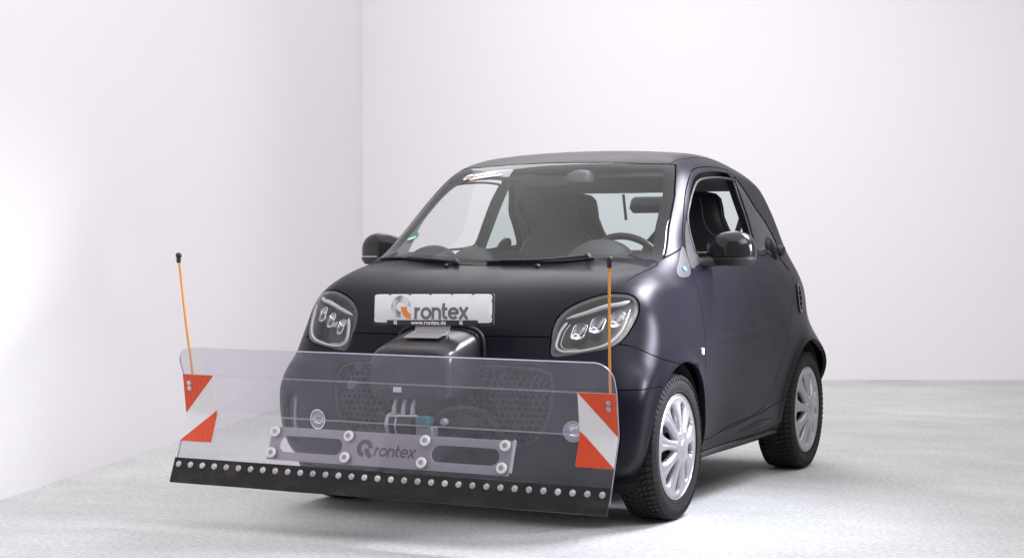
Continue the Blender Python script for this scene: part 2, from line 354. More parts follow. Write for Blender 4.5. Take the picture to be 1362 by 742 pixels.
# ---------- side-view profiles: centre plane and x=0.7
PC=[(0.3,.165),(-.30,.165),(-.42,.18),(-.49,.235),(-.522,.32),(-.53,.42),(-.524,.52),(-.503,.61),(-.475,.68),(-.452,.735),(-.415,.80),(-.36,.86),(-.285,.915),(-.20,.957),(-.11,.990),(-.03,1.012),
    (.03,1.058),(.17,1.168),(.32,1.279),(.47,1.383),(.59,1.460),(.70,1.500),(.85,1.527),(1.02,1.543),(1.22,1.547),(1.42,1.537),(1.60,1.508),(1.76,1.462),(1.80,1.435),(1.86,1.36),(1.96,1.21),(2.05,1.07),(2.12,.94),(2.15,.80),(2.20,.62),(2.24,.48),(2.225,.33),(2.15,.22),(2.0,.18),(1.6,.165)]
PS=[(0.3,.17),(-.26,.17),(-.37,.185),(-.435,.235),(-.468,.32),(-.475,.42),(-.465,.52),(-.437,.61),(-.392,.68),(-.364,.735),(-.332,.80),(-.298,.86),(-.248,.915),(-.17,.957),(-.06,.990),(.10,1.012),
    (.21,1.050),(.35,1.150),(.49,1.250),(.62,1.345),(.73,1.425),(.82,1.460),(.94,1.482),(1.07,1.492),(1.22,1.492),(1.40,1.480),(1.56,1.448),(1.68,1.40),(1.71,1.375),(1.76,1.30),(1.86,1.15),(1.94,1.04),(2.02,.94),(2.06,.80),(2.17,.62),(2.215,.48),(2.195,.33),(2.12,.24),(1.93,.20),(1.6,.17)]
ZN=[.15,.20,.25,.30,.37,.45,.55,.62,.69,.76,.83,.90,.96,1.01,1.05,1.10,1.20,1.30,1.40,1.50,1.60]
WT={ # y : half widths at ZN
 -.60:[.60,.66,.70,.725,.745,.755,.755,.745,.72,.69,.66,.62,.58,.54,.52,.50,.47,.45,.42,.38,.33],
 -.42:[.69,.74,.772,.79,.805,.813,.818,.814,.796,.768,.735,.695,.64,.60,.56,.53,.49,.46,.43,.39,.34],
 -.25:[.70,.745,.772,.785,.800,.811,.818,.820,.812,.797,.777,.746,.71,.67,.62,.58,.52,.49,.45,.40,.35],
  .0: [.72,.75,.775,.790,.805,.815,.825,.826,.820,.808,.792,.773,.752,.725,.685,.635,.58,.54,.50,.45,.40],
  .25:[.72,.75,.775,.790,.800,.805,.815,.819,.817,.810,.799,.784,.765,.740,.710,.675,.62,.58,.53,.48,.43],
  .55:[.715,.745,.765,.772,.770,.778,.795,.803,.809,.808,.802,.790,.772,.750,.728,.710,.675,.635,.59,.54,.48],
  1.0:[.715,.745,.765,.770,.770,.778,.795,.803,.810,.808,.803,.792,.776,.757,.735,.720,.688,.650,.608,.56,.50],
  1.4:[.715,.745,.765,.772,.776,.788,.803,.810,.812,.810,.806,.797,.780,.760,.738,.718,.687,.650,.607,.555,.49],
  1.65:[.715,.745,.768,.782,.797,.808,.817,.818,.814,.808,.803,.794,.777,.752,.726,.706,.677,.643,.60,.548,.48],
  1.87:[.71,.745,.775,.798,.815,.826,.830,.824,.803,.788,.784,.775,.755,.730,.706,.684,.656,.622,.58,.53,.46],
  2.05:[.71,.745,.775,.80,.823,.835,.833,.81,.768,.745,.738,.722,.695,.665,.64,.620,.585,.55,.51,.46,.40],
  2.3: [.63,.66,.69,.705,.715,.73,.735,.70,.67,.65,.63,.60,.57,.54,.52,.50,.48,.45,.42,.38,.33]}
Y0,Z0,GH=-.75,.05,.005; NY,NZ=640,330
def _blur(A,s):
    r=int(3*s)+1; k=np.exp(-.5*(np.arange(-r,r+1)/s)**2); k/=k.sum()
    for ax in (0,1):
        pad=[(r,r) if i==ax else (0,0) for i in (0,1)]
        B=np.pad(A,pad,mode='edge'); A=sum(k[j]*np.take(B,np.arange(j,j+A.shape[ax]),ax) for j in range(2*r+1))
    return A
def build_grids():
    yy=Y0+GH*np.arange(NY); zz=Z0+GH*np.arange(NZ)
    Yg,Zg=np.meshgrid(yy,zz,indexing='ij'); Q=np.c_[Yg.ravel(),Zg.ravel()]
    G=[_blur(poly_sdf(catmull(p,5,True),Q).reshape(NY,NZ),1.8) for p in (PC,PS)]
    ys=sorted(WT); A=np.array([pchip(ZN,WT[y],zz) for y in ys])
    Wg=pchip(ys,A,yy)
    G.append(_blur(Wg,7.)); return G
GR=build_grids()
def samp(A,y,z):
    u=np.clip((y-Y0)/GH,0,NY-1.001); v=np.clip((z-Z0)/GH,0,NZ-1.001)
    i=u.astype(int); j=v.astype(int); a=u-i; b=v-j
    return (A[i,j]*(1-a)+A[i+1,j]*a)*(1-b)+(A[i,j+1]*(1-a)+A[i+1,j+1]*a)*b
def sstep(a,b,x): t=np.clip((x-a)/(b-a),0,1); return t*t*(3-2*t)
def radius(y,z):
    front=.08+.09*sstep(.48,.66,z)-.05*sstep(.76,.94,z); green=.06
    r=front+(green-front)*sstep(.94,1.06,z)*sstep(-.3,.1,y)
    r=r+(.10-r)*sstep(.4,.9,y)*(1-sstep(1.0,1.1,z))
    r=r+(.11-r)*sstep(1.36,1.5,z)*sstep(.6,.9,y)
    r=r+(.08+.04*sstep(.6,.8,z)-r)*sstep(1.6,2.0,y)
    return r
def F(X):
    x=np.abs(X[:,0]); y=X[:,1]; z=X[:,2]
    w=(np.minimum(x,.95)/.7)**2.2
    a=samp(GR[0],y,z)*(1-w)+samp(GR[1],y,z)*w
    b=x-samp(GR[2],y,z)
    b=b+.0035*np.exp(-((z-(.655+.075*y-.012*y*y))/.014)**2)*sstep(.25,.45,y)*sstep(1.52,1.35,y)   # swage line along the door
    for (ay,az,ar) in ((.03,.29,.338),(1.85,.295,.345)):            # flared lips round the wheel arches
        b=b-.009*np.exp(-(np.maximum(np.hypot(y-ay,z-az)-ar,-.02)/.034)**2)
    r=radius(y,z)
    u=np.maximum(a+r,0); v=np.maximum(b+r,0); p=2.2
    return np.minimum(np.maximum(a,b),-r)+(u**p+v**p+1e-12)**(1/p)
def N(X,h=.004):
    g=np.stack([F(X+h*np.eye(3)[k])-F(X-h*np.eye(3)[k]) for k in range(3)],1)
    return g/np.linalg.norm(g,axis=1,keepdims=True)
# ------------------------------------------------------------------ the studio: floor and two walls
def structure(name, mb, mat, label):
    o = mb.build(name, mat); o['kind'] = 'structure'; o['label'] = label; return o
corner = np.array([-4.295, 6.142]); rdir = np.array([.9, .436]); rdir /= np.linalg.norm(rdir)
ldir = np.array([-2.013+4.295, -.752-6.142]); ldir /= np.linalg.norm(ldir)
mb = MB(); mb.box((0, 2, -.05), (44, 44, .1)); structure('floor', mb, 'concrete', 'pale grey speckled concrete floor of the studio')
def wall(name, d, L, inward, label):
    n = np.array([-d[1], d[0]]); n = n if n@inward > 0 else -n
    a = corner - d*.2; b = corner + d*L; H = 4.6; th = .2
    V = [(*a, 0), (*b, 0), (*(b-n*th), 0), (*(a-n*th), 0)]; V += [(x, y, H) for x, y, _ in V]
    mb = MB(); mb.add(V, [(3, 2, 1, 0), (4, 5, 6, 7), (0, 1, 5, 4), (1, 2, 6, 5), (2, 3, 7, 6), (3, 0, 4, 7)])
    structure(name, mb, 'wall_paint', label)
wall('left_wall', ldir, 9.5, rdir, 'plain white wall along the left side of the studio')
wall('back_wall', rdir, 15, ldir, 'plain white back wall behind the car')
# ------------------------------------------------------------------ car body: one master surface, cut into panels
car = empty('small_car', (0, 0, 0))
car['label'] = 'satin black two-seat hatchback car with silver wheel covers, behind the clear plough'; car['category'] = 'car'
G0 = (.03, .29, .338); G1 = (1.85, .295, .345)          # wheel arches: y, z, radius
def master():
    prof = catmull(PC, 60, True); d = np.r_[0, np.cumsum(np.linalg.norm(np.diff(np.r_[prof, prof[:1]], axis=0), axis=1))]
    nt = 430; s = np.linspace(0, d[-1], nt, endpoint=False)
    P = np.c_[np.interp(s, d, np.r_[prof[:, 0], prof[0, 0]]), np.interp(s, d, np.r_[prof[:, 1], prof[0, 1]])]
    O = np.c_[np.clip(P[:, 0]*1.0, .03, 1.85), np.full(nt, .22)]
    O[:, 0] = .03 + (1.82)*sstep(-.1, 1.95, P[:, 0])
    D = P-O; D /= np.linalg.norm(D, axis=1)[:, None]
    nf = 150; ph = np.linspace(0, math.pi/2, nf)
    dx = np.sin(ph)[None, :]*np.ones((nt, 1)); dy = D[:, :1]*np.cos(ph); dz = D[:, 1:]*np.cos(ph)
    dirs = np.stack([dx, dy, dz], -1).reshape(-1, 3); org = np.repeat(np.c_[np.zeros(nt), O], nf, 0)
    lo = np.zeros(len(dirs)); hi = np.full(len(dirs), 1.8)
    for _ in range(22):
        mid = (lo+hi)/2; out = F(org+dirs*mid[:, None]) > 0
        hi = np.where(out, mid, hi); lo = np.where(out, lo, mid)
    X = (org+dirs*((lo+hi)/2)[:, None]); Nn = N(X)
    X = X.reshape(nt, nf, 3); Nn = Nn.reshape(nt, nf, 3); Nn[:, 0, 0] = 0; Nn /= np.linalg.norm(Nn, axis=2, keepdims=True)
    full = np.concatenate([(X*[-1, 1, 1])[:, :0:-1], X], 1); fn = np.concatenate([(Nn*[-1, 1, 1])[:, :0:-1], Nn], 1)
    m = full.shape[1]; i, k = np.meshgrid(np.arange(nt), np.arange(m-1), indexing='ij'); j = (i+1) % nt
    a, b, c, e_ = i*m+k, i*m+k+1, j*m+k+1, j*m+k
    T = np.concatenate([np.stack([a, b, c], -1).reshape(-1, 3), np.stack([a, c, e_], -1).reshape(-1, 3)])
    V = full.reshape(-1, 3); NN = fn.reshape(-1, 3)
    q = np.cross(V[T[:, 1]]-V[T[:, 0]], V[T[:, 2]]-V[T[:, 0]]); ok = np.linalg.norm(q, axis=1) > 1e-10
    T = T[ok]; q = q[ok]; fl = (q*NN[T[:, 0]]).sum(1) < 0; T[fl] = T[fl][:, ::-1]
    return V, NN, T
BV, BN, BT = master()
def clip(V, Nn, T, f):
    """keep the part of a triangle mesh where f > 0 (f per vertex), cutting triangles along f = 0"""
    f = np.where(np.abs(f) < 1e-7, 1e-7, f); s = f > 0; c = s[T].sum(1)
    keep = T[c == 3]; new = []; Vn = [V]; Nl = [Nn]; extra = []
    mix = np.concatenate([T[c == 1], T[c == 2]])
    if len(mix):
        sm = s[mix]; one = sm.sum(1) == 1; lone = np.where(one, sm.argmax(1), (~sm).argmax(1)); r = np.arange(len(mix))
        a, b, d = mix[r, lone], mix[r, (lone+1) % 3], mix[r, (lone+2) % 3]
        E = np.concatenate([np.stack([a, b], 1), np.stack([a, d], 1)]); E.sort(axis=1)
        U, inv = np.unique(E, axis=0, return_inverse=True); inv = inv.ravel()
        t = f[U[:, 0]]/(f[U[:, 0]]-f[U[:, 1]])
        nv = V[U[:, 0]]*(1-t)[:, None]+V[U[:, 1]]*t[:, None]; nn = Nn[U[:, 0]]*(1-t)[:, None]+Nn[U[:, 1]]*t[:, None]; nn /= np.linalg.norm(nn, axis=1)[:, None]
        k = len(mix); ab = len(V)+inv[:k]; ad = len(V)+inv[k:]
        tri = np.concatenate([np.stack([a, ab, ad], 1)[one], np.stack([ab, b, d], 1)[~one], np.stack([ab, d, ad], 1)[~one]])
        V = np.r_[V, nv]; Nn = np.r_[Nn, nn]; keep = np.r_[keep, tri]
    u, inv = np.unique(keep, return_inverse=True)
    return V[u], Nn[u], inv.reshape(-1, 3)
# ---- outlines in car coordinates (metres)
door_poly = catmull([(.392, .293), (.356, .425), (.322, .554), (.312, .688), (.311, .772), (.309, .869), (.306, .922), (.312, .975), (.385, 1.105), (.455, 1.19), (.515, 1.252), (.572, 1.305), (.64, 1.357), (.735, 1.412), (.82, 1.438), (.90, 1.449), (1.06, 1.459), (1.19, 1.460), (1.285, 1.452), (1.305, 1.445), (1.300, 1.43), (1.285, 1.327), (1.275, 1.218), (1.262, 1.09), (1.272, 1.057), (1.45, 1.068), (1.63, 1.085), (1.69, 1.07), (1.705, 1.01), (1.666, .943), (1.607, .853), (1.542, .765), (1.465, .630), (1.392, .515), (1.320, .406), (1.268, .367), (1.179, .338), (.759, .308)], 6, True)
win_poly = catmull([(.506, 1.205), (.575, 1.276), (.633, 1.325), (.735, 1.386), (.811, 1.411), (.887, 1.424), (1.057, 1.436), (1.193, 1.438), (1.262, 1.432), (1.272, 1.415), (1.252, 1.327), (1.244, 1.218), (1.222, 1.085), (1.195, 1.068), (.80, 1.043), (.50, 1.027), (.462, 1.032), (.468, 1.08)], 6, True)
q_poly = catmull([(1.322, 1.425), (1.345, 1.418), (1.405, 1.367), (1.469, 1.285), (1.540, 1.232), (1.600, 1.181), (1.658, 1.118), (1.650, 1.10), (1.50, 1.088), (1.31, 1.075), (1.285, 1.085), (1.300, 1.22), (1.310, 1.33)], 6, True)
hl3 = np.array([(.452, -.445, .669), (.442, -.421, .718), (.438, -.395, .768), (.445, -.368, .807), (.467, -.34, .84), (.502, -.313, .865), (.54, -.292, .883), (.58, -.274, .897), (.625, -.259, .907), (.667, -.248, .91), (.699, -.232, .907), (.722, -.225, .893), (.736, -.231, .87), (.743, -.246, .839), (.739, -.268, .804), (.729, -.294, .77), (.713, -.327, .732), (.691, -.357, .706), (.659, -.381, .688), (.61, -.403, .679), (.555, -.423, .671), (.499, -.44, .663), (.468, -.447, .661)])
hn = np.array([.42, -.72, .55]); hn /= np.linalg.norm(hn); hu = np.cross([0, 0, 1.], hn); hu /= np.linalg.norm(hu); hv = np.cross(hn, hu)
hl_poly = catmull(np.c_[hl3@hu, hl3@hv], 5, True)
grille_poly = catmull([(.49, .545), (.478, .595), (.435, .622), (.36, .630), (0, .636), (-.36, .630), (-.435, .622), (-.478, .595), (-.49, .545), (-.475, .43), (-.42, .345), (-.30, .305), (0, .290), (.30, .305), (.42, .345), (.475, .43)], 8, True)
slot_poly = catmull([(.675, .292), (.728, .288), (.747, .345), (.750, .431), (.734, .485), (.675, .488), (.668, .40)], 6, True)
def xb(y): return np.interp(y, [-.45, -.30, -.25, -.164, -.044, .118, .153, .3], [.60, .618, .631, .657, .671, .679, .683, .69])
def xws(z): return np.interp(z, [1.0, 1.027, 1.17, 1.309, 1.408, 1.451, 1.5], [.693, .681, .633, .598, .559, .534, .50])
def ytop(x): return np.interp(np.abs(x), [0, .145, .275, .405, .511, .534, .8], [.610, .614, .634, .662, .703, .716, .80])
def ybase(x): return -.03+.397*x*x
def seam1(y): return np.interp(y, [-.5, -.45, -.34, -.30, -.26, -.19, 0], [.739, .735, .711, .690, .671, .650, .62])
def sillz(y): return np.interp(y, [.2, .39, .76, 1.18, 1.30, 1.55], [.272, .280, .296, .324, .338, .375])
ax_ = np.abs(BV[:, 0]); by = BV[:, 1]; bz = BV[:, 2]; YZ = BV[:, 1:]
def masked(poly, Q, mask, far=1.0):
    d = np.full(len(Q), far); d[mask] = poly_sdf(poly, Q[mask]); return d
side = ax_ > .42
S = {}
S['door'] = masked(door_poly, YZ, side & (by > 0) & (by < 2)); S['win'] = masked(win_poly, YZ, side & (by > 0) & (by < 2)); S['q'] = masked(q_poly, YZ, side & (by > .9) & (by < 2.2))
S['arch'] = np.minimum(np.hypot(by-G0[0], bz-G0[1])-G0[2], np.hypot(by-G1[0], bz-G1[1])-G1[2])
S['arch'] = np.where(ax_ > .4, S['arch'], 1.)
Hq = np.abs(BV*[1, 0, 0])+BV*[0, 1, 1]
S['hl'] = masked(hl_poly, np.c_[Hq@hu, Hq@hv], (by < -.1) & (bz > .55) & (ax_ > .3))
front = by < -.2
S['grille'] = masked(grille_poly, BV[:, [0, 2]], front & (bz > .2) & (bz < .75) & (ax_ < .62))
S['fog'] = np.where(front, np.hypot(ax_-.570, bz-.387)-.040, 1.)
S['slot'] = masked(slot_poly, np.c_[ax_, bz], front & (by < -.25))
fW = np.minimum(np.minimum(xws(bz)-ax_, ytop(ax_)-by), by-ybase(ax_)); fW = np.where(bz > .99, fW, -1)
fR = np.where(bz > 1.3, np.minimum(np.minimum(.512-.05*sstep(1.3, 1.74, by)-ax_, by-ytop(ax_)), 1.735-by), -1)
fRW = np.where(by > 1.7, np.minimum(np.minimum(.47+.07*(1.4-bz)-ax_, 1.392-bz), bz-1.085), -1)    # rear window
fH = np.where(by > 1.6, np.minimum(np.minimum(.60+.0*bz-ax_, by-1.735), bz-.58), -1)               # hatch
fRB = np.minimum(.58-bz, by-1.86)
def panel(name, fields, mat, parent=car, sel=None, rim=.018, off=0., gap=.0024):
    V, Nn, T = BV, BN, BT; fs = [f-gap for f in fields]
    if sel is not None: T = T[sel[T].any(1)]
    sub = np.unique(T); mp = np.full(len(V), -1); mp[sub] = np.arange(len(sub)); V, Nn, T = V[sub], Nn[sub], mp[T]; fs = [f[sub] for f in fs]
    for q in range(len(fs)):
        # carry the later fields along through the cut
        k = len(V); ext = np.c_[V, *[f[:, None] for f in fs[q:]]]
        X, Nn, T = clip(ext, Nn, T, fs[q]); V = X[:, :3]; fs = fs[:q]+[X[:, 3+i] for i in range(X.shape[1]-3)]
    if not len(T): raise RuntimeError('empty panel '+name)
    V = V-Nn*off; nb = len(V)
    E = np.concatenate([T[:, [0, 1]], T[:, [1, 2]], T[:, [2, 0]]]); key = np.sort(E, 1); u, ix, ct = np.unique(key, axis=0, return_index=True, return_counts=True)
    B = E[ix[ct == 1]]; faces = [tuple(t) for t in T]; normals = Nn
    if rim and len(B):
        e = V[B[:, 1]]-V[B[:, 0]]; outn = np.cross(e, Nn[B[:, 0]]); outn /= np.linalg.norm(outn, axis=1)[:, None]+1e-12
        acc = np.zeros((nb, 3)); np.add.at(acc, B[:, 0], outn); np.add.at(acc, B[:, 1], outn); acc /= np.linalg.norm(acc, axis=1)[:, None]+1e-12
        bv = np.unique(B); pos = np.full(nb, -1); pos[bv] = np.arange(len(bv)); r = min(.0016, rim*.3)
        n0, n1 = Nn[bv], acc[bv]
        rings = [(V[bv], n0*.8+n1*.6), (V[bv]+n1*r*.55-n0*r*.45, n0*.5+n1*.85), (V[bv]+n1*r*.7-n0*r*1.6, n1), (V[bv]+n1*r*.7-n0*rim, n1)]
        Vs = [V]; Ns = [Nn]; base = nb
        for (p, n) in rings: Vs.append(p); Ns.append(n/(np.linalg.norm(n, axis=1)[:, None]+1e-12))
        m = len(bv); a, b = pos[B[:, 0]], pos[B[:, 1]]
        for g in range(3):
            o0, o1 = base+g*m, base+(g+1)*m
            faces += [(int(o0+y), int(o0+x), int(o1+x), int(o1+y)) for x, y in zip(a, b)]
        V = np.concatenate(Vs); normals = np.concatenate(Ns)
    me = bpy.data.meshes.new(name); me.from_pydata(V.tolist(), [], [tuple(map(int, f)) for f in faces])
    return link(name, me, mat, parent, normals=normals)
arch = S['arch']
outside_hl = S['hl']
pillar_line = 1.032+(by-.15)*.27
SGN = {1: BV[:, 0] > -.02, -1: BV[:, 0] < .02}
panel('bonnet', [xb(by)-ax_, ybase(ax_)-by-.004, bz-.739, outside_hl], 'satin_black_paint', sel=(by < .25) & (bz > .70) & (bz < 1.06))
low_lim = np.where(ax_ < .58, .739-bz, seam1(by)-bz)
panel('bumper', [low_lim, bz-.546, outside_hl, S['grille'], arch], 'satin_black_paint', sel=(by < .2) & (bz > .5) & (bz < .80))
panel('lower_bumper', [.546-bz, S['grille'], S['fog'], S['slot'], arch, .06-by], 'satin_black_paint', sel=(by < .25) & (bz < .6))
for s_ in (1, -1):
    panel('fender', [np.where(by < .12, ax_-xb(by), .2), outside_hl, np.where(by < .1, bz-seam1(by), 1.), arch, S['door'], np.where(by < .145, 1., pillar_line-bz), .42-by, bz-sillz(by)], 'satin_black_paint', sel=SGN[s_] & (ax_ > .56) & (by < .5) & (bz > .2))
    panel('sill', [sillz(by)-bz, arch, S['door']], 'satin_black_paint', sel=SGN[s_] & (ax_ > .45) & (by > .06) & (by < 1.8) & (bz < .5))
    d = panel('door', [-S['door'], S['win']], 'satin_black_paint', sel=SGN[s_] & side & (by > .2) & (by < 1.9), rim=.03)
    if s_ > 0: DOOR = d
    panel('side_frame', [-fW-.0015, S['door'], S['q'], -fR, -fH, -fRB, arch, np.where(by < .5, bz-pillar_line, 1.), np.where(by < 1.7, bz-sillz(by), 1.), bz-.20], 'satin_black_paint', sel=SGN[s_] & (by > .05) & (ax_ > .3), rim=.022)
    panel('quarter_window', [-S['q']], 'tinted_glass', sel=SGN[s_] & side & (by > 1) & (by < 2), rim=.004, off=.003, gap=.003)
    panel('quarter_seal', [-S['q'], S['q']+.016], 'black_plastic', sel=SGN[s_] & side & (by > 1) & (by < 2), rim=.003, off=.009, gap=.0)
    panel('headlight_lens', [-S['hl']], 'lamp_cover', sel=SGN[s_] & (by < 0) & (bz > .6), rim=.006, off=.001, gap=.005)
panel('roof', [fR], 'satin_black_paint', sel=(bz > 1.25))
panel('hatch', [fH, -fRW], 'satin_black_paint', sel=(by > 1.6))
panel('rear_window', [fRW], 'tinted_glass', sel=(by > 1.6), rim=.004, off=.002)
panel('rear_bumper', [fRB, arch], 'satin_black_paint', sel=(by > 1.6) & (bz < .7))
WS = panel('windscreen', [fW], 'windscreen_glass', sel=(bz > .95) & (by < .95), rim=0, off=.0015)
bump_ = .052+.0*by
clearf = np.minimum(np.minimum(xws(bz)-ax_-.042, ytop(ax_)-by-.032-.05*np.exp(-(ax_/.13)**4)), by-ybase(ax_)-.038)
k_ = .03; frit = -clearf
panel('frit_band', [fW+.010, frit], 'frit_black', parent=car, sel=(bz > .95) & (by < .95), rim=.0, off=.007, gap=0)
# dark shells behind the panels: what the gaps and the cabin show
shell_f = [S['win']-.004, S['q']-.002, -fW, -fRW, arch-.012, np.where(by < .1, S['hl']+.004, 1.)]
panel('inner_shell', shell_f+[S['grille'], S['slot'], S['fog']-.01, np.where((by > .0) & (by < 2.0), 1.03-bz, 1.)], 'void_black', sel=bz > .1, rim=0, off=.03, gap=0)
panel('cabin_trim', shell_f+[bz-1.03, by-.0], 'trim_grey', sel=bz > .95, rim=0, off=.032, gap=0)
# ---- helpers that sit things on the surface
def on_surface(X, off=0.):
    X = np.atleast_2d(np.array(X, float)).copy()
    for _ in range(12): X -= F(X)[:, None]*N(X)*.9
    n = N(X); return X+n*off, n
def decal(name, quad, mat, parent, off=.003, nu=10, nv=4, outline=None, th=.001):
    """thin sheet laid on the body between four corner points (bl, br, tr, tl); outline is a closed (s,t) polygon"""
    q = np.array(quad, float)
    if outline is None: outline = [(i/nu, 0) for i in range(nu)]+[(1, j/nv) for j in range(nv)]+[(1-i/nu, 1) for i in range(nu)]+[(0, 1-j/nv) for j in range(nv)]
    st = np.array(outline); c = st.mean(0); rings = [c+(st-c)*k for k in (1, .66, .33)]
    st = np.r_[rings[0], rings[1], rings[2], c[None]]; n = len(outline)
    P = (1-st[:, :1])*(1-st[:, 1:])*q[0]+st[:, :1]*(1-st[:, 1:])*q[1]+st[:, :1]*st[:, 1:]*q[2]+(1-st[:, :1])*st[:, 1:]*q[3]
    X, nn = on_surface(P, off); Fc = []
    for r in range(2): Fc += [(r*n+i, r*n+(i+1) % n, (r+1)*n+(i+1) % n, (r+1)*n+i) for i in range(n)]
    Fc += [(2*n+i, 2*n+(i+1) % n, 3*n) for i in range(n)]
    Xi = X[:n]-nn[:n]*th*2; Fc += [((i+1) % n, i, len(X)+i, len(X)+(i+1) % n) for i in range(n)]
    mb = MB(); mb.add(np.r_[X, Xi], Fc); return mb.build(name, mat, parent)
# ------------------------------------------------------------------ wheels
def tyre_profile(wd, Ro):
    h = wd/2
    return [(-h*.72, .200), (-h*.86, .210), (-h*.97, .229), (-h, .245), (-h*.97, .262), (-h*.90, .276), (-h*.80, Ro-.0085), (-h*.5, Ro-.0068), (0, Ro-.0062),
            (h*.5, Ro-.0068), (h*.80, Ro-.0085), (h*.90, .276), (h*.97, .262), (h, .245), (h*.97, .229), (h*.88, .212), (h*.72, .200)]
def tread(mb, wd, Ro, n=70):
    """winter tread: six rows of skewed blocks with open grooves"""
    h = wd/2; rows = [(.06, .27), (.33, .56), (.62, .93)]
    for sg in (-1, 1):
        for q, (a, b) in enumerate(rows):
            for k in range(n):
                th = 2*math.pi*(k+(.5 if sg > 0 else 0)+.33*q)/n; wth = 2*math.pi/n*(.40 if q < 2 else .41); skew = (.055, .045, .018)[q]
                V = []
                for lvl in (0, 1):
                    for (f, e) in ((a, -1), (b, -1), (b, 1), (a, 1)):
                        ang = th+e*wth+skew*(f-a)/(b-a)
                        fall = .0095*max(0, (f-.70)/.23)**2
                        r = (Ro-fall) if lvl else Ro-.012-fall
                        ang2 = th+(ang-th)*(1 if not lvl else .93)
                        V.append((sg*f*h, r*math.sin(ang2), r*math.cos(ang2)))
                F_ = [(4, 5, 6, 7), (0, 1, 5, 4), (1, 2, 6, 5), (2, 3, 7, 6), (3, 0, 4, 7)]
                mb.add(V, F_ if sg > 0 else [f[::-1] for f in F_])
            # sipes are too fine to cut: left to the rubber's relief
    for sg in (-1, 1):                                       # short ribs where tread turns into sidewall
        for k in range(n):
            th = 2*math.pi*(k+.66+(.5 if sg > 0 else 0))/n; V = []
            for (f, r) in ((.90, Ro-.0085), (.985, .268)):
                for e in (-1, 1):
                    for lift in (0, .0028):
                        a = th+e*.030; V.append((sg*(f*h+lift*.45), (r+lift*.4)*math.sin(a), (r+lift)*math.cos(a)))
            mb.add(V, [(1, 3, 7, 5), (0, 1, 5, 4), (2, 6, 7, 3), (0, 2, 3, 1), (4, 5, 7, 6)])
def cover_mesh():
    """wheel cover: nine grooved spokes between teardrop openings"""
    nr, na = 44, 396; Rm = .2045; rr = np.linspace(.004, Rm, nr); aa = np.linspace(0, 2*math.pi, na, endpoint=False)
    r, a = np.meshgrid(rr, aa, indexing='ij'); ns = 9
    ph = ((a*ns/(2*math.pi)) % 1)-.5                                        # -.5..5, 0 = middle of an opening
    d = np.abs(ph)*2*math.pi/ns*r                                           # metres from the opening's middle line
    t = (r-.070)/(.180-.070)
    wo = np.where((t > 0) & (t < 1), .034*np.clip(t, 0, 1)**.75*np.clip(1-t, 0, 1)**.32*1.25, -.01)
    wo = np.where(t <= 0, t*.03, np.where(t >= 1, -(t-1)*.11, wo))
    hole = d-wo                                                             # < 0 inside an opening
    base = .030-.030*(r/Rm)**2.2+.006*np.exp(-(r/.035)**4)
    z = base-.016*np.exp(-np.clip(hole, 0, 1)/.006)*(r > .06)*(r < .185)
    half = math.pi/ns*r-wo; mid = half*.5
    z += .0035*np.exp(-(((math.pi/ns*r-d))/.006)**2)*sstep(.06, .09, r)*sstep(.19, .17, r)*-1   # groove down each spoke
    z += np.where(r > .188, .004*np.sin(np.clip((r-.188)/(Rm-.188), 0, 1)*math.pi), 0)
    z += .0022*sstep(.030, .028, r)
    V = np.stack([z, r*np.sin(a), r*np.cos(a)], -1).reshape(-1, 3)
    i, k = np.meshgrid(np.arange(nr-1), np.arange(na), indexing='ij'); k2 = (k+1) % na
    A, B, C_, D = i*na+k, i*na+k2, (i+1)*na+k2, (i+1)*na+k
    T = np.concatenate([np.stack([A, C_, B], -1).reshape(-1, 3), np.stack([A, D, C_], -1).reshape(-1, 3)])
    Nn = np.tile([1., 0, 0], (len(V), 1))
    V, Nn, T = clip(V, Nn, T, hole.ravel()-.0006)
    E = np.concatenate([T[:, [0, 1]], T[:, [1, 2]], T[:, [2, 0]]]); key = np.sort(E, 1); u, ix, ct = np.unique(key, axis=0, return_index=True, return_counts=True)
    Bd = E[ix[ct == 1]]; bv = np.unique(Bd); pos = np.full(len(V), -1); pos[bv] = np.arange(len(bv))
    V2 = np.r_[V, V[bv]-[.014, 0, 0]]; Fc = [tuple(t) for t in T]+[(y, x, len(V)+pos[x], len(V)+pos[y]) for x, y in Bd]
    me = bpy.data.meshes.new('wheel_cover'); me.from_pydata(V2.tolist(), [], [tuple(map(int, f)) for f in Fc]); return me
COVER = None
